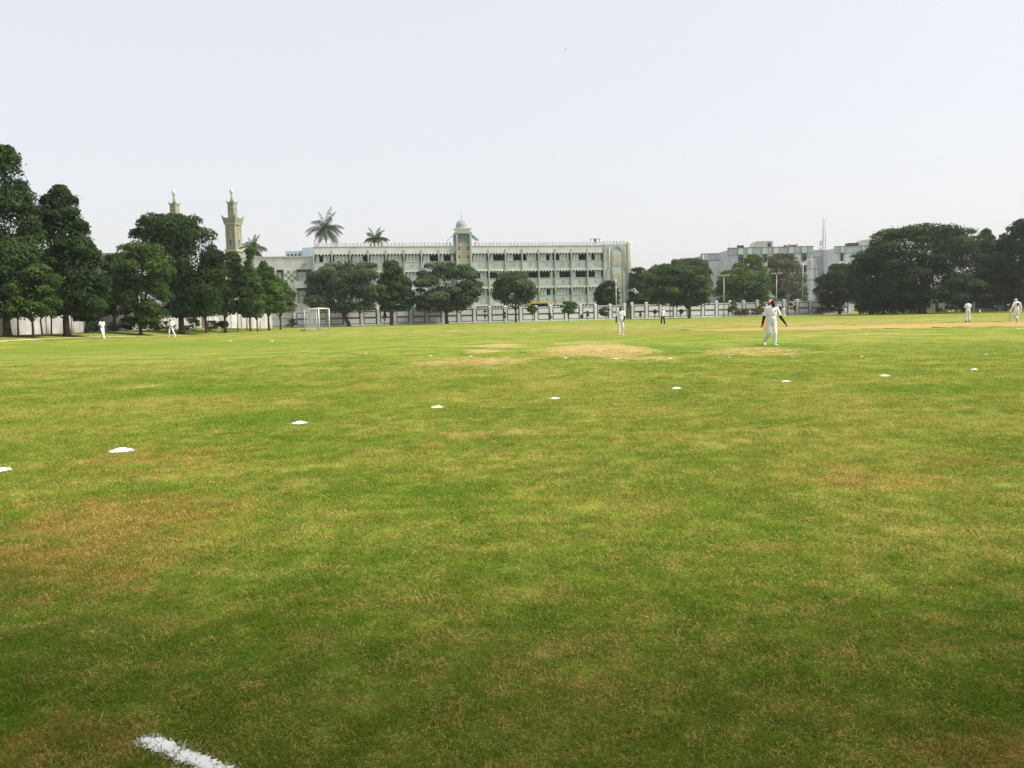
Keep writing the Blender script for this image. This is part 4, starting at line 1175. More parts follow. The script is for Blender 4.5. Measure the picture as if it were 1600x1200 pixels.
light_pole(963, 496, 436, 147, 'thin pole with crossbar before the right end of the long building', 'tee')
light_pole(1254, 488, 412, 173, 'street lamp pole behind the wall before the grey apartments', 'street')
light_pole(1143, 490, 437, 172, 'thin plain pole right of the left floodlight', 'plain')
b = at(1268, 485, 180); P_ = empty('power_pole', (b.x, 180, 0)); tag(P_, 'H shaped electricity pole frame beside the grey apartments', 'pole')
for x in (-1.0, 1.0): MB().tube([(x, 0, 0), (x, 0, 10.6)], .13, 7).build('pole', M['concrete'], P_)
for z in (10.0, 7.6): MB().box(-1.5, 1.5, -.17, -.135, z, z+.14).build('crossarm', M['ironwork'], P_)

def build_goal():
    a = on_ground(499, 516.3); f = on_ground(517.5, 514.6); 
    G_ = empty('goal', (a.x, a.y, 0)); tag(G_, 'white football goal frame with sagging net on the left touchline', 'goal')
    k = at(476, 515, a.y).x - a.x
    n0, n1 = Vector((0, 0, 0)), Vector((f.x-a.x, min(f.y-a.y, 7.0), 0)); b0, b1 = Vector((k, .2, 0)), n1 + Vector((k*.95, .2, 0)); H = 2.75
    up = Vector((0, 0, H))
    for p in (n0, n1): MB().tube([p, p+up], .075, 8).build('post', M['white_metal'], G_)
    MB().tube([n0+up, n1+up], .075, 8).build('crossbar', M['white_metal'], G_)
    for p, q in ((b0, n0), (b1, n1)):
        MB().tube([p, p+up*.97], .05, 7).build('rear_post', M['white_metal'], G_)
        MB().tube([p+up*.97, q+up], .05, 7).build('top_stay', M['white_metal'], G_)
        MB().tube([p+Vector((0, 0, .05)), q+Vector((0, 0, .05))], .04, 7).build('ground_bar', M['white_metal'], G_)
    MB().tube([b0+up*.97, b1+up*.97], .05, 7).build('rear_bar', M['white_metal'], G_)
    net = MB()
    def strand(p, q, sag):
        m = p.lerp(q, .5) + Vector((sag, 0, -abs(sag)*.5)); net.tube([p, m, q], .010, 3, cap=False)
    for i in range(1, 22):
        t = i/22; strand(b0.lerp(b1, t)+up*.97, b0.lerp(b1, t), .2); strand(n0.lerp(n1, t)+up, b0.lerp(b1, t)+up*.97, 0)
    for i in range(1, 9):
        t = i/9; strand(b0+up*.97*t, b1+up*.97*t, .15)
        for p, q in ((b0, n0), (b1, n1)): strand(p+up*.97*t, q+up*t, .05); strand(p.lerp(q, t), p.lerp(q, t)+up*.98, .05)
    net.build('net', M['white_metal'], G_)
    MB().box(k-.5, k+.1, -.15, .15, .0, .12).build('weight', M['ironwork'], G_)
build_goal()

def build_canopy():
    l, r = at(827, 472, 161), at(863, 471, 161)
    C_ = empty('yellow_canopy', (l.x, 161, 0), R(4)); tag(C_, 'yellow canopy frame showing just above the white wall', 'canopy')
    W_ = r.x-l.x; h = l.z
    MB().box(0, W_, -.15, .15, h-.30, h).build('beam', M['yellow'], C_)
    for x in (0, W_-.25): MB().box(x, x+.25, -.12, .12, 0, h-.303).build('post', M['yellow'], C_)
    MB().box(.1, W_-.1, .2, 5, h-.25, h-.1).build('roof_sheet', M['galv'], C_)
    MB().box(.3, W_-.3, 4.9, 5.0, 0, h-.26).build('rear_screen', M['ironwork'], C_)
build_canopy()

# things in the shade under the right-hand trees
def build_hut():
    p = at(1448, 486, 146); q = at(1478, 486, 146)
    Hh = empty('groundsman_hut', (p.x, 150, 0), R(-6)); tag(Hh, 'small pale hut with a pitched roof under the huge tree', 'hut')
    W_ = q.x-p.x
    w_ = MB().box(0, W_, 0, 3, 0, 2.3).build('wall', M['hut_wall'], Hh)
    MB().add([(-.3, -.4, 2.25), (W_+.3, -.4, 2.25), (W_+.3, 3.3, 2.25), (-.3, 3.3, 2.25), (-.3, 1.5, 3.3), (W_+.3, 1.5, 3.3)],
             [(0, 1, 5, 4), (2, 3, 4, 5), (0, 4, 3), (1, 2, 5), (0, 3, 2, 1)]).build('roof', M['concrete'], Hh)
    MB().box(.4, 1.2, -.05, -.003, 0, 1.9).build('door', M['bark'], Hh)
    MB().box(1.7, 2.6, -.05, -.003, .9, 1.8).build('window', M['glass'], Hh)
    MB().box(W_+.5, W_+1.6, -.3, -.2, .9, 1.9).build('notice_board', M['pale_board'], Hh)
    MB().tube([(-.6, -.5, 0), (-.6, -.5, 3.6)], .09, 6).build('corner_post', M['white_metal'], Hh)
build_hut()
p0, p1 = at(1524, 486, 147), at(1600, 484, 147)
lw = empty('low_wall', (p0.x, 147, 0), 0); tag(lw, 'low grey kerb wall in the shade behind the fielder on the right', 'wall')
MB().box(0, 14, 0, .3, 0, .55).build('wall_length', M['concrete'], lw); MB().box(-.05, 14.05, -.04, .34, .553, .62).build('coping', M['concrete'], lw)
for px, lab in ((1521.5, 'pale upright post just right of the standing fielder'), (1561.5, 'pale upright post left of the teal banner')):
    p = at(px, 486, 146.4); t = empty('pale_post', (p.x, 146.4, 0)); tag(t, lab, 'post', 'pale posts under the right trees')
    MB().box(-.13, .13, -.13, .13, 0, 1.75).build('shaft', M['old_white'], t); MB().frustum((0, 0), .3, .12, 1.753, 1.86).build('cap', M['old_white'], t)
p = at(1570, 484, 147); t = empty('banner', (p.x, 148.5, 0)); tag(t, 'dull teal cloth banner hanging in the shade left of the batsman', 'banner')
for x in (-.75, .75): MB().tube([(x, 0, 0), (x, 0, 2.6)], .04, 6).build('pole', M['bark'], t)
cl = MB(); nseg = 12
vv = []
for i in range(nseg+1):
    x = -.7+1.4*i/nseg; y = .05*math.sin(i*1.3)
    vv += [(x, y, .7), (x, y, 2.5)]
cl.add(vv, [(2*i, 2*i+2, 2*i+3, 2*i+1) for i in range(nseg)], True); cl.add([(a, b+.02, c) for a, b, c in vv], [(2*i, 2*i+1, 2*i+3, 2*i+2) for i in range(nseg)], True)
cl.build('cloth', M['teal_cloth'], t)
p = at(1530.5, 486.5, 140); t = MB(); t.lathe([(.30, 0), (.30, .03), (.20, .06), (.12, .3), (.04, .55), (.02, .56)], n=14)
o = t.build('marker_cone', M['lime'], None, (p.x, 140, 0)); tag(o, 'small white cone on the grass right of the standing fielder', 'cone')

# ------------------------------------------------------------------ people
def cloth(name, col, rough=.85): return pmat(name, col, rough, .04, 6, bump=.15, fine=40, spec=.15)
M['kit'] = cloth('white_cricket_cloth', (.70, .70, .715)); M['kit_cream'] = cloth('off_white_cloth', (.74, .74, .70))
M['black_cloth'] = cloth('black_cloth', (.012, .012, .014)); M['navy'] = cloth('dark_trouser_cloth', (.018, .018, .025))
M['skin_dark'] = pmat('dark_skin', (.085, .045, .028), .55, .1, 8); M['skin'] = pmat('brown_skin', (.17, .085, .05), .55, .1, 8)
M['hair'] = pmat('black_hair', (.010, .009, .009), .6, .2, 20); M['shoe_white'] = pmat('white_shoe', (.70, .69, .66), .5, .08, 8)
M['shoe_red'] = pmat('red_shoe_sole', (.45, .08, .03), .5, .1, 8); M['shoe_dark'] = pmat('black_shoe', (.02, .02, .022), .4, .1, 8)
M['orange'] = cloth('orange_cloth', (.78, .17, .05)); M['willow'] = pmat('willow_wood', (.58, .42, .21), .6, .12, 5); M['willow_orange'] = pmat('orange_bat', (.62, .25, .06), .6, .12, 5)
M['helmet'] = pmat('grey_helmet', (.38, .40, .42), .35, .1, 6); M['pad'] = pmat('white_pad', (.76, .75, .74), .7, .05, 8); M['grip'] = pmat('bat_grip', (.60, .60, .58), .7, .1, 10)
M['eye'] = pmat('eye_white', (.6, .58, .55), .3, .02, 10)

def soft(mb, name, m, parent, vox, sm=2):
    """one continuous surface: voxel-remeshed union of the shapes"""
    o = mb.build(name, m, parent)
    r = o.modifiers.new('remesh', 'REMESH'); r.mode = 'VOXEL'; r.voxel_size = vox; r.use_smooth_shade = True
    if sm: s = o.modifiers.new('smooth', 'SMOOTH'); s.iterations = sm; s.factor = .5
    return o
DEF = dict(head=(0, -.02, 1.625), look=(0, -1, 0), neck=(0, .01, 1.47), chest=(0, 0, 1.27), waist=(0, 0, 1.06), pel=(0, .01, .95))
def J_default():
    j = {k: Vector(v) for k, v in DEF.items()}
    for s, n in ((-1, 'l'), (1, 'r')):      # l / r as the camera sees a figure that faces it
        j['sh'+n] = Vector((s*.185, .01, 1.415)); j['el'+n] = Vector((s*.25, .03, 1.13)); j['wr'+n] = Vector((s*.27, -.03, .89))
        j['hi'+n] = Vector((s*.09, .01, .92)); j['kn'+n] = Vector((s*.105, -.01, .50)); j['an'+n] = Vector((s*.115, .03, .085)); j['to'+n] = Vector((s*.03, -1, -.02))
    return j
def person(label, *a, emblem=False, **k):
    P = person_body(label, *a, **k)
    if emblem:
        m = MB(); m.ball((.095, -.118, 1.335), .022, .012, .026, u=8, v=6); m.build('chest_emblem', M['black_cloth'], P)
    return P
def person_body(label, px, py, hgt, rz, pose, vox=.012, shirt='kit', trousers='kit', sleeve='short', arm_sleeve=None, skin='skin_dark', shoes='shoe_white',
           hair=True, beard=False, cap=None, group=None, loc=None, pads=False, gloves=False, bat=None, number=False, helmet=False, hand_curl=.6):
    loc = on_ground(px, py) if loc is None else Vector(loc)
    z = gz(loc.x, loc.y)
    P = empty('person', (loc.x, loc.y, z), rz, hgt/1.755); tag(P, label, 'person', group)
    j = J_default(); j.update({k: Vector(v) for k, v in pose.items()})
    up = (j['neck']-j['pel']).normalized()
    # ---- body
    b = MB(); b.ball(j['chest'], .150, .105, .25).ball(j['waist'], .135, .095, .16).ball(j['pel'], .150, .105, .14)
    b.capsule(j['shl'], .055, j['shr'], .055); b.capsule(j['neck']-up*.06, .06, j['head']-Vector((0, 0, .05)), .052)
    lk = j['look'].normalized(); sd = lk.cross(Vector((0, 0, 1))).normalized(); uu = sd.cross(lk)
    rot = Matrix((sd, -lk, uu)).transposed()
    hd = j['head']
    b.ball(hd+uu*.02, .078, .098, .108, rot); b.ball(hd+lk*.035-uu*.065, .052, .055, .06, rot)             # skull, jaw
    b.ball(hd+lk*.10-uu*.012, .015, .018, .026, rot, 8, 6); b.ball(hd+lk*.095-uu*.055, .026, .012, .014, rot, 8, 6)   # nose, lips
    for s in (-1, 1): b.ball(hd+sd*s*.08-uu*.01, .014, .026, .034, rot, 8, 6)                               # ears
    for n, s in (('l', -1), ('r', 1)):
        b.capsule(j['sh'+n], .052, j['el'+n], .042); b.capsule(j['el'+n], .040, j['wr'+n], .028)
        fd = (j['wr'+n]-j['el'+n]).normalized(); ax = Vector((s, 0, 0)); ax = (ax-fd*ax.dot(fd)).normalized(); fw = fd.cross(ax)*s
        if fw.y > 0: fw = -fw
        pc = j['wr'+n]+fd*.055; b.capsule(j['wr'+n]+fd*.01, .028, pc+fd*.02, .036, 10)
        for q, (off, ln) in enumerate(((-.030, .072), (-.010, .082), (.011, .076), (.030, .060))):
            k0 = pc+fd*.04+fw*off*-1; k1 = k0+fd*ln*.5+ax*-s*.008; k2 = k1+(fd*(1-hand_curl)-ax*s*hand_curl).normalized()*ln*.55
            b.capsule(k0, .0105, k1, .010, 8); b.capsule(k1, .010, k2, .0085, 8)
        t0 = j['wr'+n]+fd*.035+fw*.03; t1 = t0+(fw*.7+fd*.5-ax*s*.2).normalized()*.04; b.capsule(t0, .013, t1, .0115, 8); b.capsule(t1, .0115, t1+(fd*.8-ax*s*.4).normalized()*.032, .009, 8)
        b.capsule(j['hi'+n], .085, j['kn'+n], .058); b.capsule(j['kn'+n], .056, j['an'+n], .038)
        td = j['to'+n].normalized(); b.capsule(j['an'+n]-Vector((0, 0, .04)), .035, j['an'+n]-Vector((0, 0, .05))+td*.13, .028)
    body = soft(b, 'body', M[skin], P, vox)
    # ---- clothes
    c = MB(); c.ball(j['chest'], .180, .135, .27).ball(j['waist']-Vector((0, 0, .02)), .172, .135, .20).ball(j['pel']-Vector((0, 0, .02)), .172, .132, .13)
    c.capsule(j['shl']-Vector((0, 0, .01)), .072, j['shr']-Vector((0, 0, .01)), .072); c.capsule(j['neck']-up*.10, .085, j['neck']-up*.02, .066)
    for n, s in (('l', -1), ('r', 1)):
        if sleeve == 'short':
            e = j['sh'+n].lerp(j['el'+n], .72); c.capsule(j['sh'+n], .075, e, .070)
        else:
            c.capsule(j['sh'+n], .072, j['el'+n], .058); c.capsule(j['el'+n], .058, j['wr'+n].lerp(j['el'+n], .05), .042)
    soft(c, 'shirt', M[shirt], P, vox)
    if shirt == 'kit': pass
    cc = MB(); nk = j['neck']+Vector((0, -.005, -.005))
    cc.tube([nk+Vector((math.cos(a_)*.068, math.sin(a_)*.064, -.012-.02*(math.sin(a_) < -.5))) for a_ in [k*math.pi/8 for k in range(17)]], .013, 6); cc.build('collar', M[shirt], P)
    tr = MB(); tr.ball(j['pel'], .166, .126, .15)
    for n in 'lr':
        tr.capsule(j['hi'+n]+Vector((0, 0, -.02)), .102, j['kn'+n], .080); tr.capsule(j['kn'+n], .080, j['an'+n]+(j['kn'+n]-j['an'+n]).normalized()*.05, .074)
    soft(tr, 'trousers', M[trousers], P, vox)
    for n, s in (('l', -1), ('r', 1)):
        td = j['to'+n].normalized(); a_ = j['an'+n]
        sh = MB(); sh.capsule(a_-Vector((0, 0, .02)), .045, a_-td*.03-Vector((0, 0, .035)), .042); sh.capsule(a_-td*.04-Vector((0, 0, .042)), .040, a_+td*.15-Vector((0, 0, .050)), .036)
        s_ = soft(sh, 'shoe', M[shoes], P, vox*.9)
        if arm_sleeve:
            ar = MB(); e0 = j['sh'+n].lerp(j['el'+n], .55); ar.capsule(e0, .062, j['el'+n], .054); ar.capsule(j['el'+n], .054, j['wr'+n], .040); soft(ar, 'arm_sleeve', M[arm_sleeve], P, vox)
        if pads:
            pd = MB(); k_ = j['kn'+n]; d_ = (k_-a_); f_ = Vector((0, -1, 0))
            pd.capsule(a_+f_*.06+d_*.08, .085, k_+f_*.06+d_*.25, .095); p_ = soft(pd, 'leg_pad', M['pad'], P, vox)
            for t_ in (.25, .6, .95):
                st = MB(); cen = a_.lerp(k_, t_); st.tube([cen+Vector((math.cos(q)*.10, math.sin(q)*.10, 0)) for q in [i*math.pi/8 for i in range(17)]], .014, 5); st.build('pad_strap', M['black_cloth'], p_)
        if gloves:
            gl = MB(); fd = (j['wr'+n]-j['el'+n]).normalized(); gl.capsule(j['wr'+n]-fd*.06, .05, j['wr'+n]+fd*.08, .058); soft(gl, 'glove', M['pad'], P, vox)
    if hair and not helmet:
        h = MB(); h.ball(hd+uu*.045-lk*.018, .088, .100, .095, rot)
        hm = soft(h, 'hair', M['hair'], P, vox*.8)
    if beard:
        h = MB(); h.ball(hd+lk*.048-uu*.082, .060, .055, .055, rot); h.capsule(hd+sd*.07+lk*.01-uu*.02, .016, hd+sd*.055+lk*.05-uu*.08, .02); h.capsule(hd-sd*.07+lk*.01-uu*.02, .016, hd-sd*.055+lk*.05-uu*.08, .02)
        soft(h, 'beard', M['hair'], P, vox*.8)
    for s in (-1, 1):
        e = hd+lk*.088+sd*s*.034+uu*.012
        w_ = MB().ball(e, .013, .010, .008, rot, 8, 6).build('eye', M['eye'], P); MB().ball(e+lk*.008, .006, .005, .006, rot, 6, 5).build('pupil', M['hair'], w_)
        MB().capsule(e+uu*.022-sd*.016, .005, e+uu*.024+sd*.016, .005, 6).build('eyebrow', M['hair'], P)
    if cap:
        h = MB(); h.ball(hd+uu*.062-lk*.005, .097, .110, .078, rot); cp = soft(h, 'cap', M[cap], P, vox*.8)
        pk = MB(); pts = [hd+uu*.055+lk*(.09+.09*math.cos(a_))+sd*.085*math.sin(a_) for a_ in [R(-100+25*k) for k in range(9)]]
        n_ = len(pts); pk.add(pts+[p+uu*.012 for p in pts], [tuple(range(n_))[::-1], tuple(range(n_, 2*n_))]+[(i, (i+1) % n_, (i+1) % n_+n_, i+n_) for i in range(n_)]); pk.build('peak', M[cap], cp)
    if helmet:
        h = MB(); h.ball(hd+uu*.045, .118, .135, .115, rot); hp = soft(h, 'helmet', M['helmet'], P, vox)
        gr = MB()
        for q in range(4): gr.tube([hd-uu*(.03+.03*q)+lk*.145*math.cos(a_)+sd*.115*math.sin(a_) for a_ in [R(-80+20*k) for k in range(9)]], .006, 5)
        gr.build('grille', M['ironwork'], hp)
    if bat:
        n, tip, m_ = bat; h0 = j['wr'+n]+(j['wr'+n]-j['el'+n]).normalized()*.07; tp = Vector(tip); d_ = (tp-h0).normalized(); sdv = d_.cross(Vector((0, 1, 0))).normalized(); fv = sdv.cross(d_)
        B_ = MB(); L_ = .55
        def cs(t_, w0, th): 
            c_ = h0+d_*t_; return [c_-sdv*w0-fv*th*.3, c_+sdv*w0-fv*th*.3, c_+sdv*w0*.95+fv*th*.35, c_+fv*th, c_-sdv*w0*.95+fv*th*.35]
        rows = [cs(.18, .018, .018), cs(.26, .052, .03), cs(.45, .054, .042), cs(.66, .054, .045), cs(.74, .048, .02)]
        vs_ = [p for r_ in rows for p in r_]; B_.add(vs_, [(i*5+k, i*5+(k+1) % 5, (i+1)*5+(k+1) % 5, (i+1)*5+k) for i in range(4) for k in range(5)]+[(4, 3, 2, 1, 0), (20, 21, 22, 23, 24)])
        bo = B_.build('cricket_bat', M[m_], P); MB().tube([h0-d_*.12, h0+d_*.2], .018, 8).build('handle', M['grip'], bo)
    if number:
        nb = MB(); y_ = .152; z_ = 1.19
        def seg(x0, x1, a_, b_): nb.box(x0, x1, y_-.03, y_+.008, z_+a_, z_+b_)
        seg(-.080, -.045, 0, .20); seg(-.10, -.081, .145, .165)                    # 1 (read from behind)
        nb2 = MB()
        seg(.055, .088, 0, .20); seg(-.005, .105, .045, .075); seg(-.005, .025, .076, .20)   # 4
        nb.v = [(-x if False else x, y, z) for x, y, z in nb.v]
        o_ = nb.build('shirt_number', M['black_cloth'], P); o_['label'] = 'black number 14 on the back of the shirt'
    return P

PG = 'cricketers on the field'
person('bearded man in white shirt with black arm sleeves striding on the near right', 1206, 540.5, 1.74, R(0), dict(
    head=(.03, -.03, 1.60), look=(.55, -1, -.1), ell=(-.285, .06, 1.10), wrl=(-.36, .02, .84), elr=(.33, .02, 1.10), wrr=(.48, -.05, .87),
    knl=(-.13, -.02, .50), anl=(-.20, .26, .19), tol=(-.1, -.8, -.75), knr=(.08, -.12, .50), anr=(.07, -.10, .085), tor=(.35, -1, 0)),
    vox=.009, arm_sleeve='black_cloth', beard=True, group=PG, emblem=True)
person('bearded man in white with black arm sleeves walking left of the umpire', 970, 523.5, 1.75, R(0), dict(
    look=(.05, -1, -.1), head=(0, -.03, 1.62), ell=(-.26, .06, 1.10), wrl=(-.27, .04, .84), elr=(.27, .02, 1.12), wrr=(.19, -.14, .93),
    knl=(-.11, -.08, .50), anl=(-.10, -.06, .085), knr=(.13, .0, .50), anr=(.13, .18, .12), tor=(.1, -.9, -.4)),
    vox=.010, arm_sleeve='black_cloth', beard=True, group=PG, emblem=True)
person('umpire in white cap, white long sleeved shirt and black trousers', 1035.5, 507.5, 1.78, R(0), dict(
    look=(.3, -1, -.15), ell=(-.27, .02, 1.13), wrl=(-.30, -.02, .87), elr=(.27, .02, 1.13), wrr=(.30, -.02, .87), anl=(-.15, .02, .085), anr=(.20, .03, .085), knr=(.15, 0, .5), knl=(-.12, 0, .5)),
    vox=.013, trousers='navy', sleeve='long', cap='kit', beard=True, group=PG)
person('man in white kit seen from behind with head bowed on the right', 1512, 503.0, 1.72, R(180), dict(
    head=(0, -.16, 1.52), look=(0, -1, -1.1), neck=(0, -.06, 1.45), ell=(-.28, -.05, 1.14), wrl=(-.20, -.26, 1.00), elr=(.26, -.08, 1.14), wrr=(.12, -.28, 1.02), anl=(-.13, .02, .085), anr=(.13, .02, .085)),
    vox=.012, shoes='shoe_dark', group=PG)
person('batsman in white with grey helmet, pads and bat, number on his back', 1588, 504.0, 1.80, R(182), dict(
    head=(.0, -.12, 1.56), look=(0, -1, -.6), neck=(0, -.04, 1.46), shl=(-.2, .0, 1.40), shr=(.2, 0, 1.40), elr=(.34, .04, 1.12), wrr=(.42, -.02, .88), ell=(-.29, .04, 1.10), wrl=(-.33, -.02, .84),
    knl=(-.10, -.02, .5), anl=(-.07, .05, .085), knr=(.09, -.06, .52), anr=(.05, .28, .22), tor=(0, -.55, -1)),
    vox=.012, sleeve='long', pads=True, gloves=True, helmet=True, hair=False, number=True, bat=('r', (.46, -.05, .0), 'willow'), group=PG)
person('man in white kit walking along the boundary line, the leftmost person', 161, 531.5, 1.80, R(65), dict(
    head=(0, -.10, 1.60), look=(0, -1, -.25), neck=(0, -.05, 1.46), ell=(-.24, .06, 1.14), wrl=(-.22, -.20, 1.02), elr=(.24, .0, 1.12), wrr=(.22, -.24, .98), knl=(-.1, -.14, .5), anl=(-.1, -.26, .085), knr=(.1, -.02, .48), anr=(.1, .20, .10)),
    vox=.013, group=PG)
person('man in white kit with hands joined and feet apart before the broad tree', 268, 526.6, 1.77, R(8), dict(
    head=(-.02, -.12, 1.58), look=(-.1, -1, -.7), neck=(0, -.04, 1.46), ell=(-.30, -.04, 1.14), wrl=(-.10, -.26, 1.10), elr=(.30, -.04, 1.14), wrr=(.08, -.26, 1.10), knl=(-.17, -.04, .5), anl=(-.24, .02, .085), knr=(.20, -.06, .5), anr=(.36, .02, .085), hil=(-.1, .01, .9), hir=(.1, .01, .9)),
    vox=.013, sleeve='long', group=PG)
person('player in white with orange cap holding a bat, behind the striding man', 1201.5, 521.5, 1.84, R(20), dict(
    look=(-.9, -.5, 0), ell=(-.27, .0, 1.13), wrl=(-.36, -.10, .98)), vox=.013, cap='orange', bat=('l', (-.40, -.12, .1), 'willow_orange'), group=PG, skin='skin')
person('distant player in white seen from behind, right of the striding man', 1224.5, 496.5, 1.75, R(160), dict(
    elr=(.24, -.1, 1.15), wrr=(.10, -.24, 1.1)), vox=.016, group=PG)
person('far batsman in white leaning forward in the shade under the right trees', 1555, 484.8, 1.75, R(60), dict(
    head=(0, -.35, 1.45), neck=(0, -.25, 1.33), chest=(0, -.16, 1.17), shl=(-.18, -.2, 1.29), shr=(.18, -.2, 1.29), ell=(-.2, -.3, 1.02), wrl=(-.1, -.42, .85), elr=(.2, -.3, 1.02), wrr=(0, -.42, .88), waist=(0, -.06, 1.02),
    anl=(-.13, -.25, .085), anr=(.13, .25, .085)), vox=.02, group='people in the shade under the right trees', helmet=True, hair=False, pads=True)
person('far person in white with one arm out in the shade under the right trees', 1538, 485.0, 1.7, R(0), dict(
    elr=(.42, -.02, 1.34), wrr=(.66, -.05, 1.40)), vox=.02, group='people in the shade under the right trees', trousers='navy')

# bird
p = at(884, 78, 75)
Bd = empty('bird', (p.x, p.y, p.z), R(30), .55); tag(Bd, 'tiny dark bird flying high in the pale sky', 'bird')
b = MB(); b.ball((0, 0, 0), .045, .13, .045).ball((0, -.13, .015), .03, .04, .03).build('body', M['hair'], Bd)
for s in (-1, 1):
    wg = MB(); wg.add([(s*.02, -.06, .02), (s*.20, -.02, .13), (s*.20, .06, .13), (s*.02, .07, .02), (s*.38, .08, .10)], [(0, 1, 2, 3), (1, 4, 2)]); wg.build('wing', M['hair'], Bd)

# ------------------------------------------------------------------ lime marks on the grass
LM = 'white lime dabs marking the inner ring'
def lime_dab(px, py, wpx, seed, label):
    c = on_ground(px, py); r0 = wpx*(.8 if py > 565 else .6)/F*c.y/2
    rg = random.Random(seed); vs_ = [(r0*.1, 0, r0*.34)]; n = 26; fs_ = []
    for ring, (rr_, h_) in enumerate(((.3, .24), (.62, .11), (1.0, .01), (1.15, -.03))):
        for k in range(n):
            a_ = 2*math.pi*k/n; q = rr_*(1+rg.uniform(-.16, .16)*(1 if ring > 0 else .5)); vs_.append((r0*q*math.cos(a_), r0*q*math.sin(a_)*1.1, r0*(h_+rg.uniform(-.03, .03)) + .012))
    for k in range(n): fs_.append((0, 1+k, 1+(k+1) % n))
    for i in range(3):
        for k in range(n): a_ = 1+i*n; fs_.append((a_+k, a_+n+k, a_+n+(k+1) % n, a_+(k+1) % n))
    # powder caught on blades round the dab
    m = MB(); m.add(vs_, fs_, True)
    for k in range(90):
        a_, q = rg.uniform(0, 6.28), r0*rg.uniform(.3, 1.45); x, y = q*math.cos(a_), q*math.sin(a_); hh = rg.uniform(.012, .035); t_ = rg.uniform(0, 6.28); w_ = .004
        dx, dy = rg.uniform(-.02, .02), rg.uniform(-.02, .02)
        m.add([(x-w_*math.cos(t_), y-w_*math.sin(t_), 0), (x+w_*math.cos(t_), y+w_*math.sin(t_), 0), (x+dx, y+dy, hh)], [(0, 1, 2)])
    o = m.build('lime_dab', M['lime'], None, (c.x, c.y, 0)); tag(o, label, 'lime mark', LM)
near = ((2, 736, 32, 'white lime dab cut by the left edge of the photo'), (190, 705, 38, 'largest white lime dab on the dry strip at left'), (468, 662, 26, 'white lime dab second in the near row from the largest'),
        (683, 637, 18, 'white lime dab left of the middle in the near row'), (867, 623.5, 17, 'white lime dab at the middle of the near row'), (1057, 608, 19, 'white lime dab in the near row below the bare patch'),
        (1228, 597, 16, 'white lime dab in the near row below the striding man'), (1383, 588, 17, 'white lime dab in the near row right of the striding man'), (1523, 578, 11, 'white lime dab at the right end of the near row'))
far = ((572, 553, 6, 'leftmost tiny lime dab of the far row'), (673, 556.5, 8, 'tiny lime dab left of the long bare strip'), (736, 557.5, 9, 'tiny lime dab above the long bare strip'), (884, 560, 9, 'tiny lime dab at the left edge of the big bare patch'),
       (962, 561, 12, 'faint lime dab on the big bare patch'), (1047, 560.5, 9, 'tiny lime dab right of the big bare patch'), (1140, 559, 6, 'tiny lime dab left of the striding man in the far row'), (1238, 558.5, 9, 'tiny lime dab near the feet of the striding man'),
       (1347, 557.5, 9, 'tiny lime dab right of the striding man in the far row'), (1541, 554.5, 9, 'rightmost tiny lime dab of the far row'), (834, 515, 5, 'lone lime speck far out before the small trees'), (360, 533, 6, 'lone lime speck near the boundary line at left'), (425, 533, 7, 'lone lime speck left of the goal'))
for i, (px, py, w_, lab) in enumerate(near+far): lime_dab(px, py, w_, 200+i, lab)

# lime line in the near left corner
la, lz = on_ground(222, 1159), on_ground(324, 1200)
dv = (lz-la).normalized(); nv = Vector((-dv.y, dv.x, 0)); lng = (lz-la).length + .55
ln = MB(); rg = random.Random(4); rows = 90; prev = None
for i in range(rows+1):
    s = lng*i/rows; tp = min(1, s/.06+.15); c = la + dv*s
    cur = [c+nv*(.030*tp*(1+rg.uniform(-.3, .3)))+Vector((0, 0, .013)), c+Vector((0, 0, .019+rg.uniform(-.002, .002))), c-nv*(.030*tp*(1+rg.uniform(-.3, .3)))+Vector((0, 0, .013))]
    if prev: ln.add(prev+cur, [(0, 1, 4, 3), (1, 2, 5, 4)], True)
    prev = cur
for k in range(2600):
    s = rg.uniform(-.01, lng); c = la+dv*s+nv*rg.gauss(0, .019); t_ = rg.uniform(0, 6.28); w_ = rg.uniform(.0012, .0028); hh = rg.uniform(.010, .019); dx, dy = rg.gauss(0, .012), rg.gauss(0, .012)
    ln.add([c+Vector((w_*math.cos(t_), w_*math.sin(t_), .008)), c-Vector((w_*math.cos(t_), w_*math.sin(t_), -.008)), c+Vector((dx, dy, hh))], [(0, 1, 2)])
o = ln.build('lime_line', M['lime']); tag(o, 'thick white lime line on the grass in the near left corner', 'lime line')

# ------------------------------------------------------------------ grass blades
def clump(seed, nb, rad):
    rg = np.random.default_rng(seed); V_, T_ = [], []
    for i in range(nb):
        r_ = rad*math.sqrt(rg.random()); a_ = rg.uniform(0, 2*np.pi); p = np.array([r_*math.cos(a_), r_*math.sin(a_), 0])
        az = rg.uniform(0, 2*np.pi); d = np.array([math.cos(az), math.sin(az), 0]); sd = np.array([-d[1], d[0], 0])
        tt = rg.random()
        L_ = rg.uniform(.010, .027) if tt < .75 else rg.uniform(.008, .022); w_ = rg.uniform(.0008, .0016); el = R(rg.uniform(8, 62) if tt < .75 else rg.uniform(2, 40)); z0 = rg.uniform(0, .007)
        p0 = p+np.array([0, 0, z0]); p1 = p0+(d*math.cos(el)+np.array([0, 0, math.sin(el)]))*L_*.55; e2 = el-R(rg.uniform(15, 55)); p2 = p1+(d*math.cos(e2)+np.array([0, 0, math.sin(e2)]))*L_*.5
        p2[2] = max(p2[2], .002)
        V_.append([p0-sd*w_, p0+sd*w_, p1+sd*w_*.85, p1-sd*w_*.85]); V_.append([p1-sd*w_*.85, p1+sd*w_*.85, p2+sd*w_*.15, p2-sd*w_*.15])
        T_ += [tt, tt]
    return fast_mesh('grass_tuft', np.array(V_), 4, [M['blades']], np.array(T_))
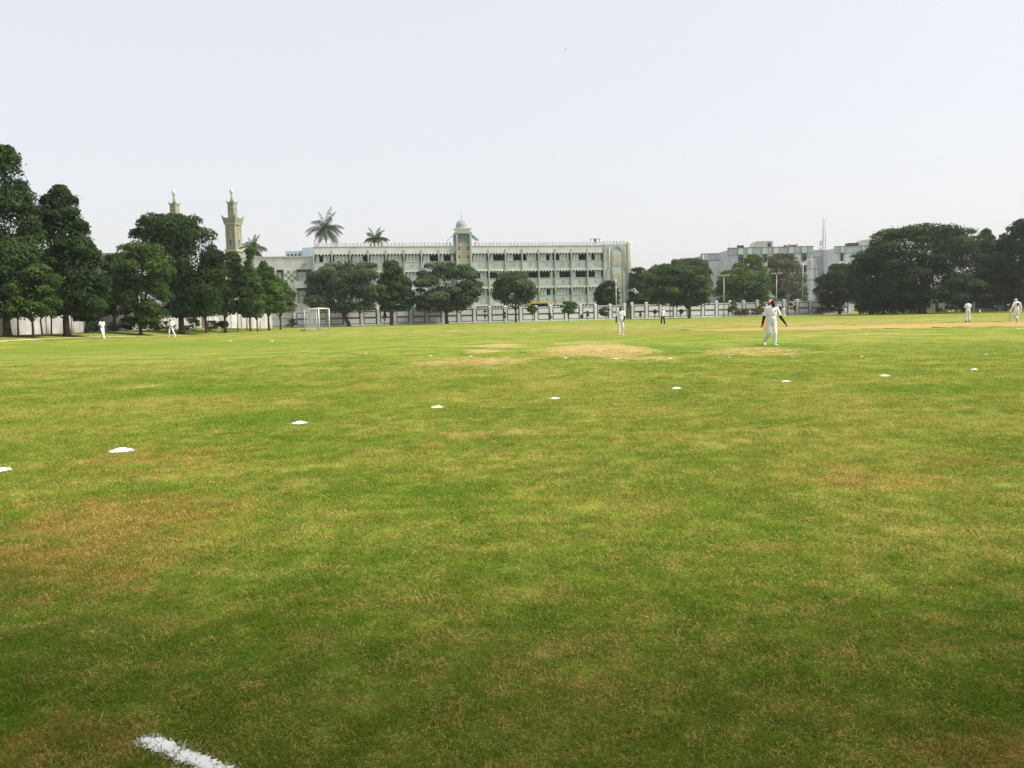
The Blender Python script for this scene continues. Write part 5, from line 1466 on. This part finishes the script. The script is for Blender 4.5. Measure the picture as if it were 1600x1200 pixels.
rg = np.random.default_rng(9)
pts, scl, rot, var = [], [], [], []
d = 1.75
while d < 32:
    dd = .05*d
    hwid = .70*(d+dd)+1.0
    dens = 560*(3.0/max(d, 3.0))**1.05 * min(1, max(0, (32-d)/26))
    n = int(2*hwid*dd*dens)
    x = rg.uniform(-hwid, hwid, n); y = rg.uniform(d, d+dd, n)
    pts.append(np.stack([x, y, np.zeros(n)], 1)); s0 = max(1.0, (d/3.2)**.32)
    scl.append(s0*rg.uniform(.75, 1.3, n)); d += dd
pts = np.concatenate(pts); scl = np.concatenate(scl); n = len(pts)
me = bpy.data.meshes.new('grass'); me.vertices.add(n); me.vertices.foreach_set('co', pts.reshape(-1).astype(np.float32))
a_ = me.attributes.new('scl', 'FLOAT', 'POINT'); a_.data.foreach_set('value', scl.astype(np.float32))
r3 = np.stack([rg.normal(0, .08, n), rg.normal(0, .08, n), rg.uniform(0, 6.283, n)], 1)
a_ = me.attributes.new('rot', 'FLOAT_VECTOR', 'POINT'); a_.data.foreach_set('vector', r3.reshape(-1).astype(np.float32))
for nm, val in patch_fields(pts[:, 0], pts[:, 1]).items():
    a_ = me.attributes.new(nm, 'FLOAT', 'POINT'); a_.data.foreach_set('value', val.astype(np.float32))
a_ = me.attributes.new('kindno', 'INT', 'POINT'); a_.data.foreach_set('value', rg.integers(0, 5, n).astype(np.int32))
me.materials.append(M['blades']); me.update()
grass = link(bpy.data.objects.new('grass', me)); tag(grass, 'short mixed green and straw grass blades covering the near field', 'grass', kind='stuff')
gn = bpy.data.node_groups.new('scatter_grass', 'GeometryNodeTree')
gn.interface.new_socket('Geometry', in_out='INPUT', socket_type='NodeSocketGeometry'); gn.interface.new_socket('Geometry', in_out='OUTPUT', socket_type='NodeSocketGeometry')
gi, go = gn.nodes.new('NodeGroupInput'), gn.nodes.new('NodeGroupOutput')
jn = gn.nodes.new('GeometryNodeJoinGeometry')
def named(kind, nm):
    q = gn.nodes.new('GeometryNodeInputNamedAttribute'); q.data_type = kind; q.inputs['Name'].default_value = nm; return q.outputs['Attribute']
aS, aR, aK = named('FLOAT', 'scl'), named('FLOAT_VECTOR', 'rot'), named('INT', 'kindno')
for k in range(5):
    tob = bpy.data.objects.new('grass_tuft', clump(500+k, 64, .085))
    oi = gn.nodes.new('GeometryNodeObjectInfo'); oi.inputs['Object'].default_value = tob
    ip = gn.nodes.new('GeometryNodeInstanceOnPoints'); cmp_ = gn.nodes.new('FunctionNodeCompare'); cmp_.data_type = 'INT'; cmp_.operation = 'EQUAL'
    gn.links.new(aK, cmp_.inputs[2]); cmp_.inputs[3].default_value = k
    gn.links.new(gi.outputs[0], ip.inputs['Points']); gn.links.new(cmp_.outputs[0], ip.inputs['Selection'])
    gn.links.new(oi.outputs['Geometry'], ip.inputs['Instance']); gn.links.new(aR, ip.inputs['Rotation']); gn.links.new(aS, ip.inputs['Scale'])
    gn.links.new(ip.outputs[0], jn.inputs[0])
gn.links.new(jn.outputs[0], go.inputs[0])
md = grass.modifiers.new('scatter', 'NODES'); md.node_group = gn

# ------------------------------------------------------------------ haze
hz = MB().box(-1500, 1500, -1500, 1500, -1.0, 42)
m, t, o = nodes_of('haze_air')
pv = N(t, 'ShaderNodeVolumePrincipled'); pv.inputs['Color'].default_value = (.93, .95, 1, 1); pv.inputs['Density'].default_value = .0002; pv.inputs['Anisotropy'].default_value = .2
t.links.new(pv.outputs[0], o.inputs['Volume'])
ho = hz.build('haze', m); tag(ho, 'thin pale haze hanging over the field', 'haze', kind='stuff')
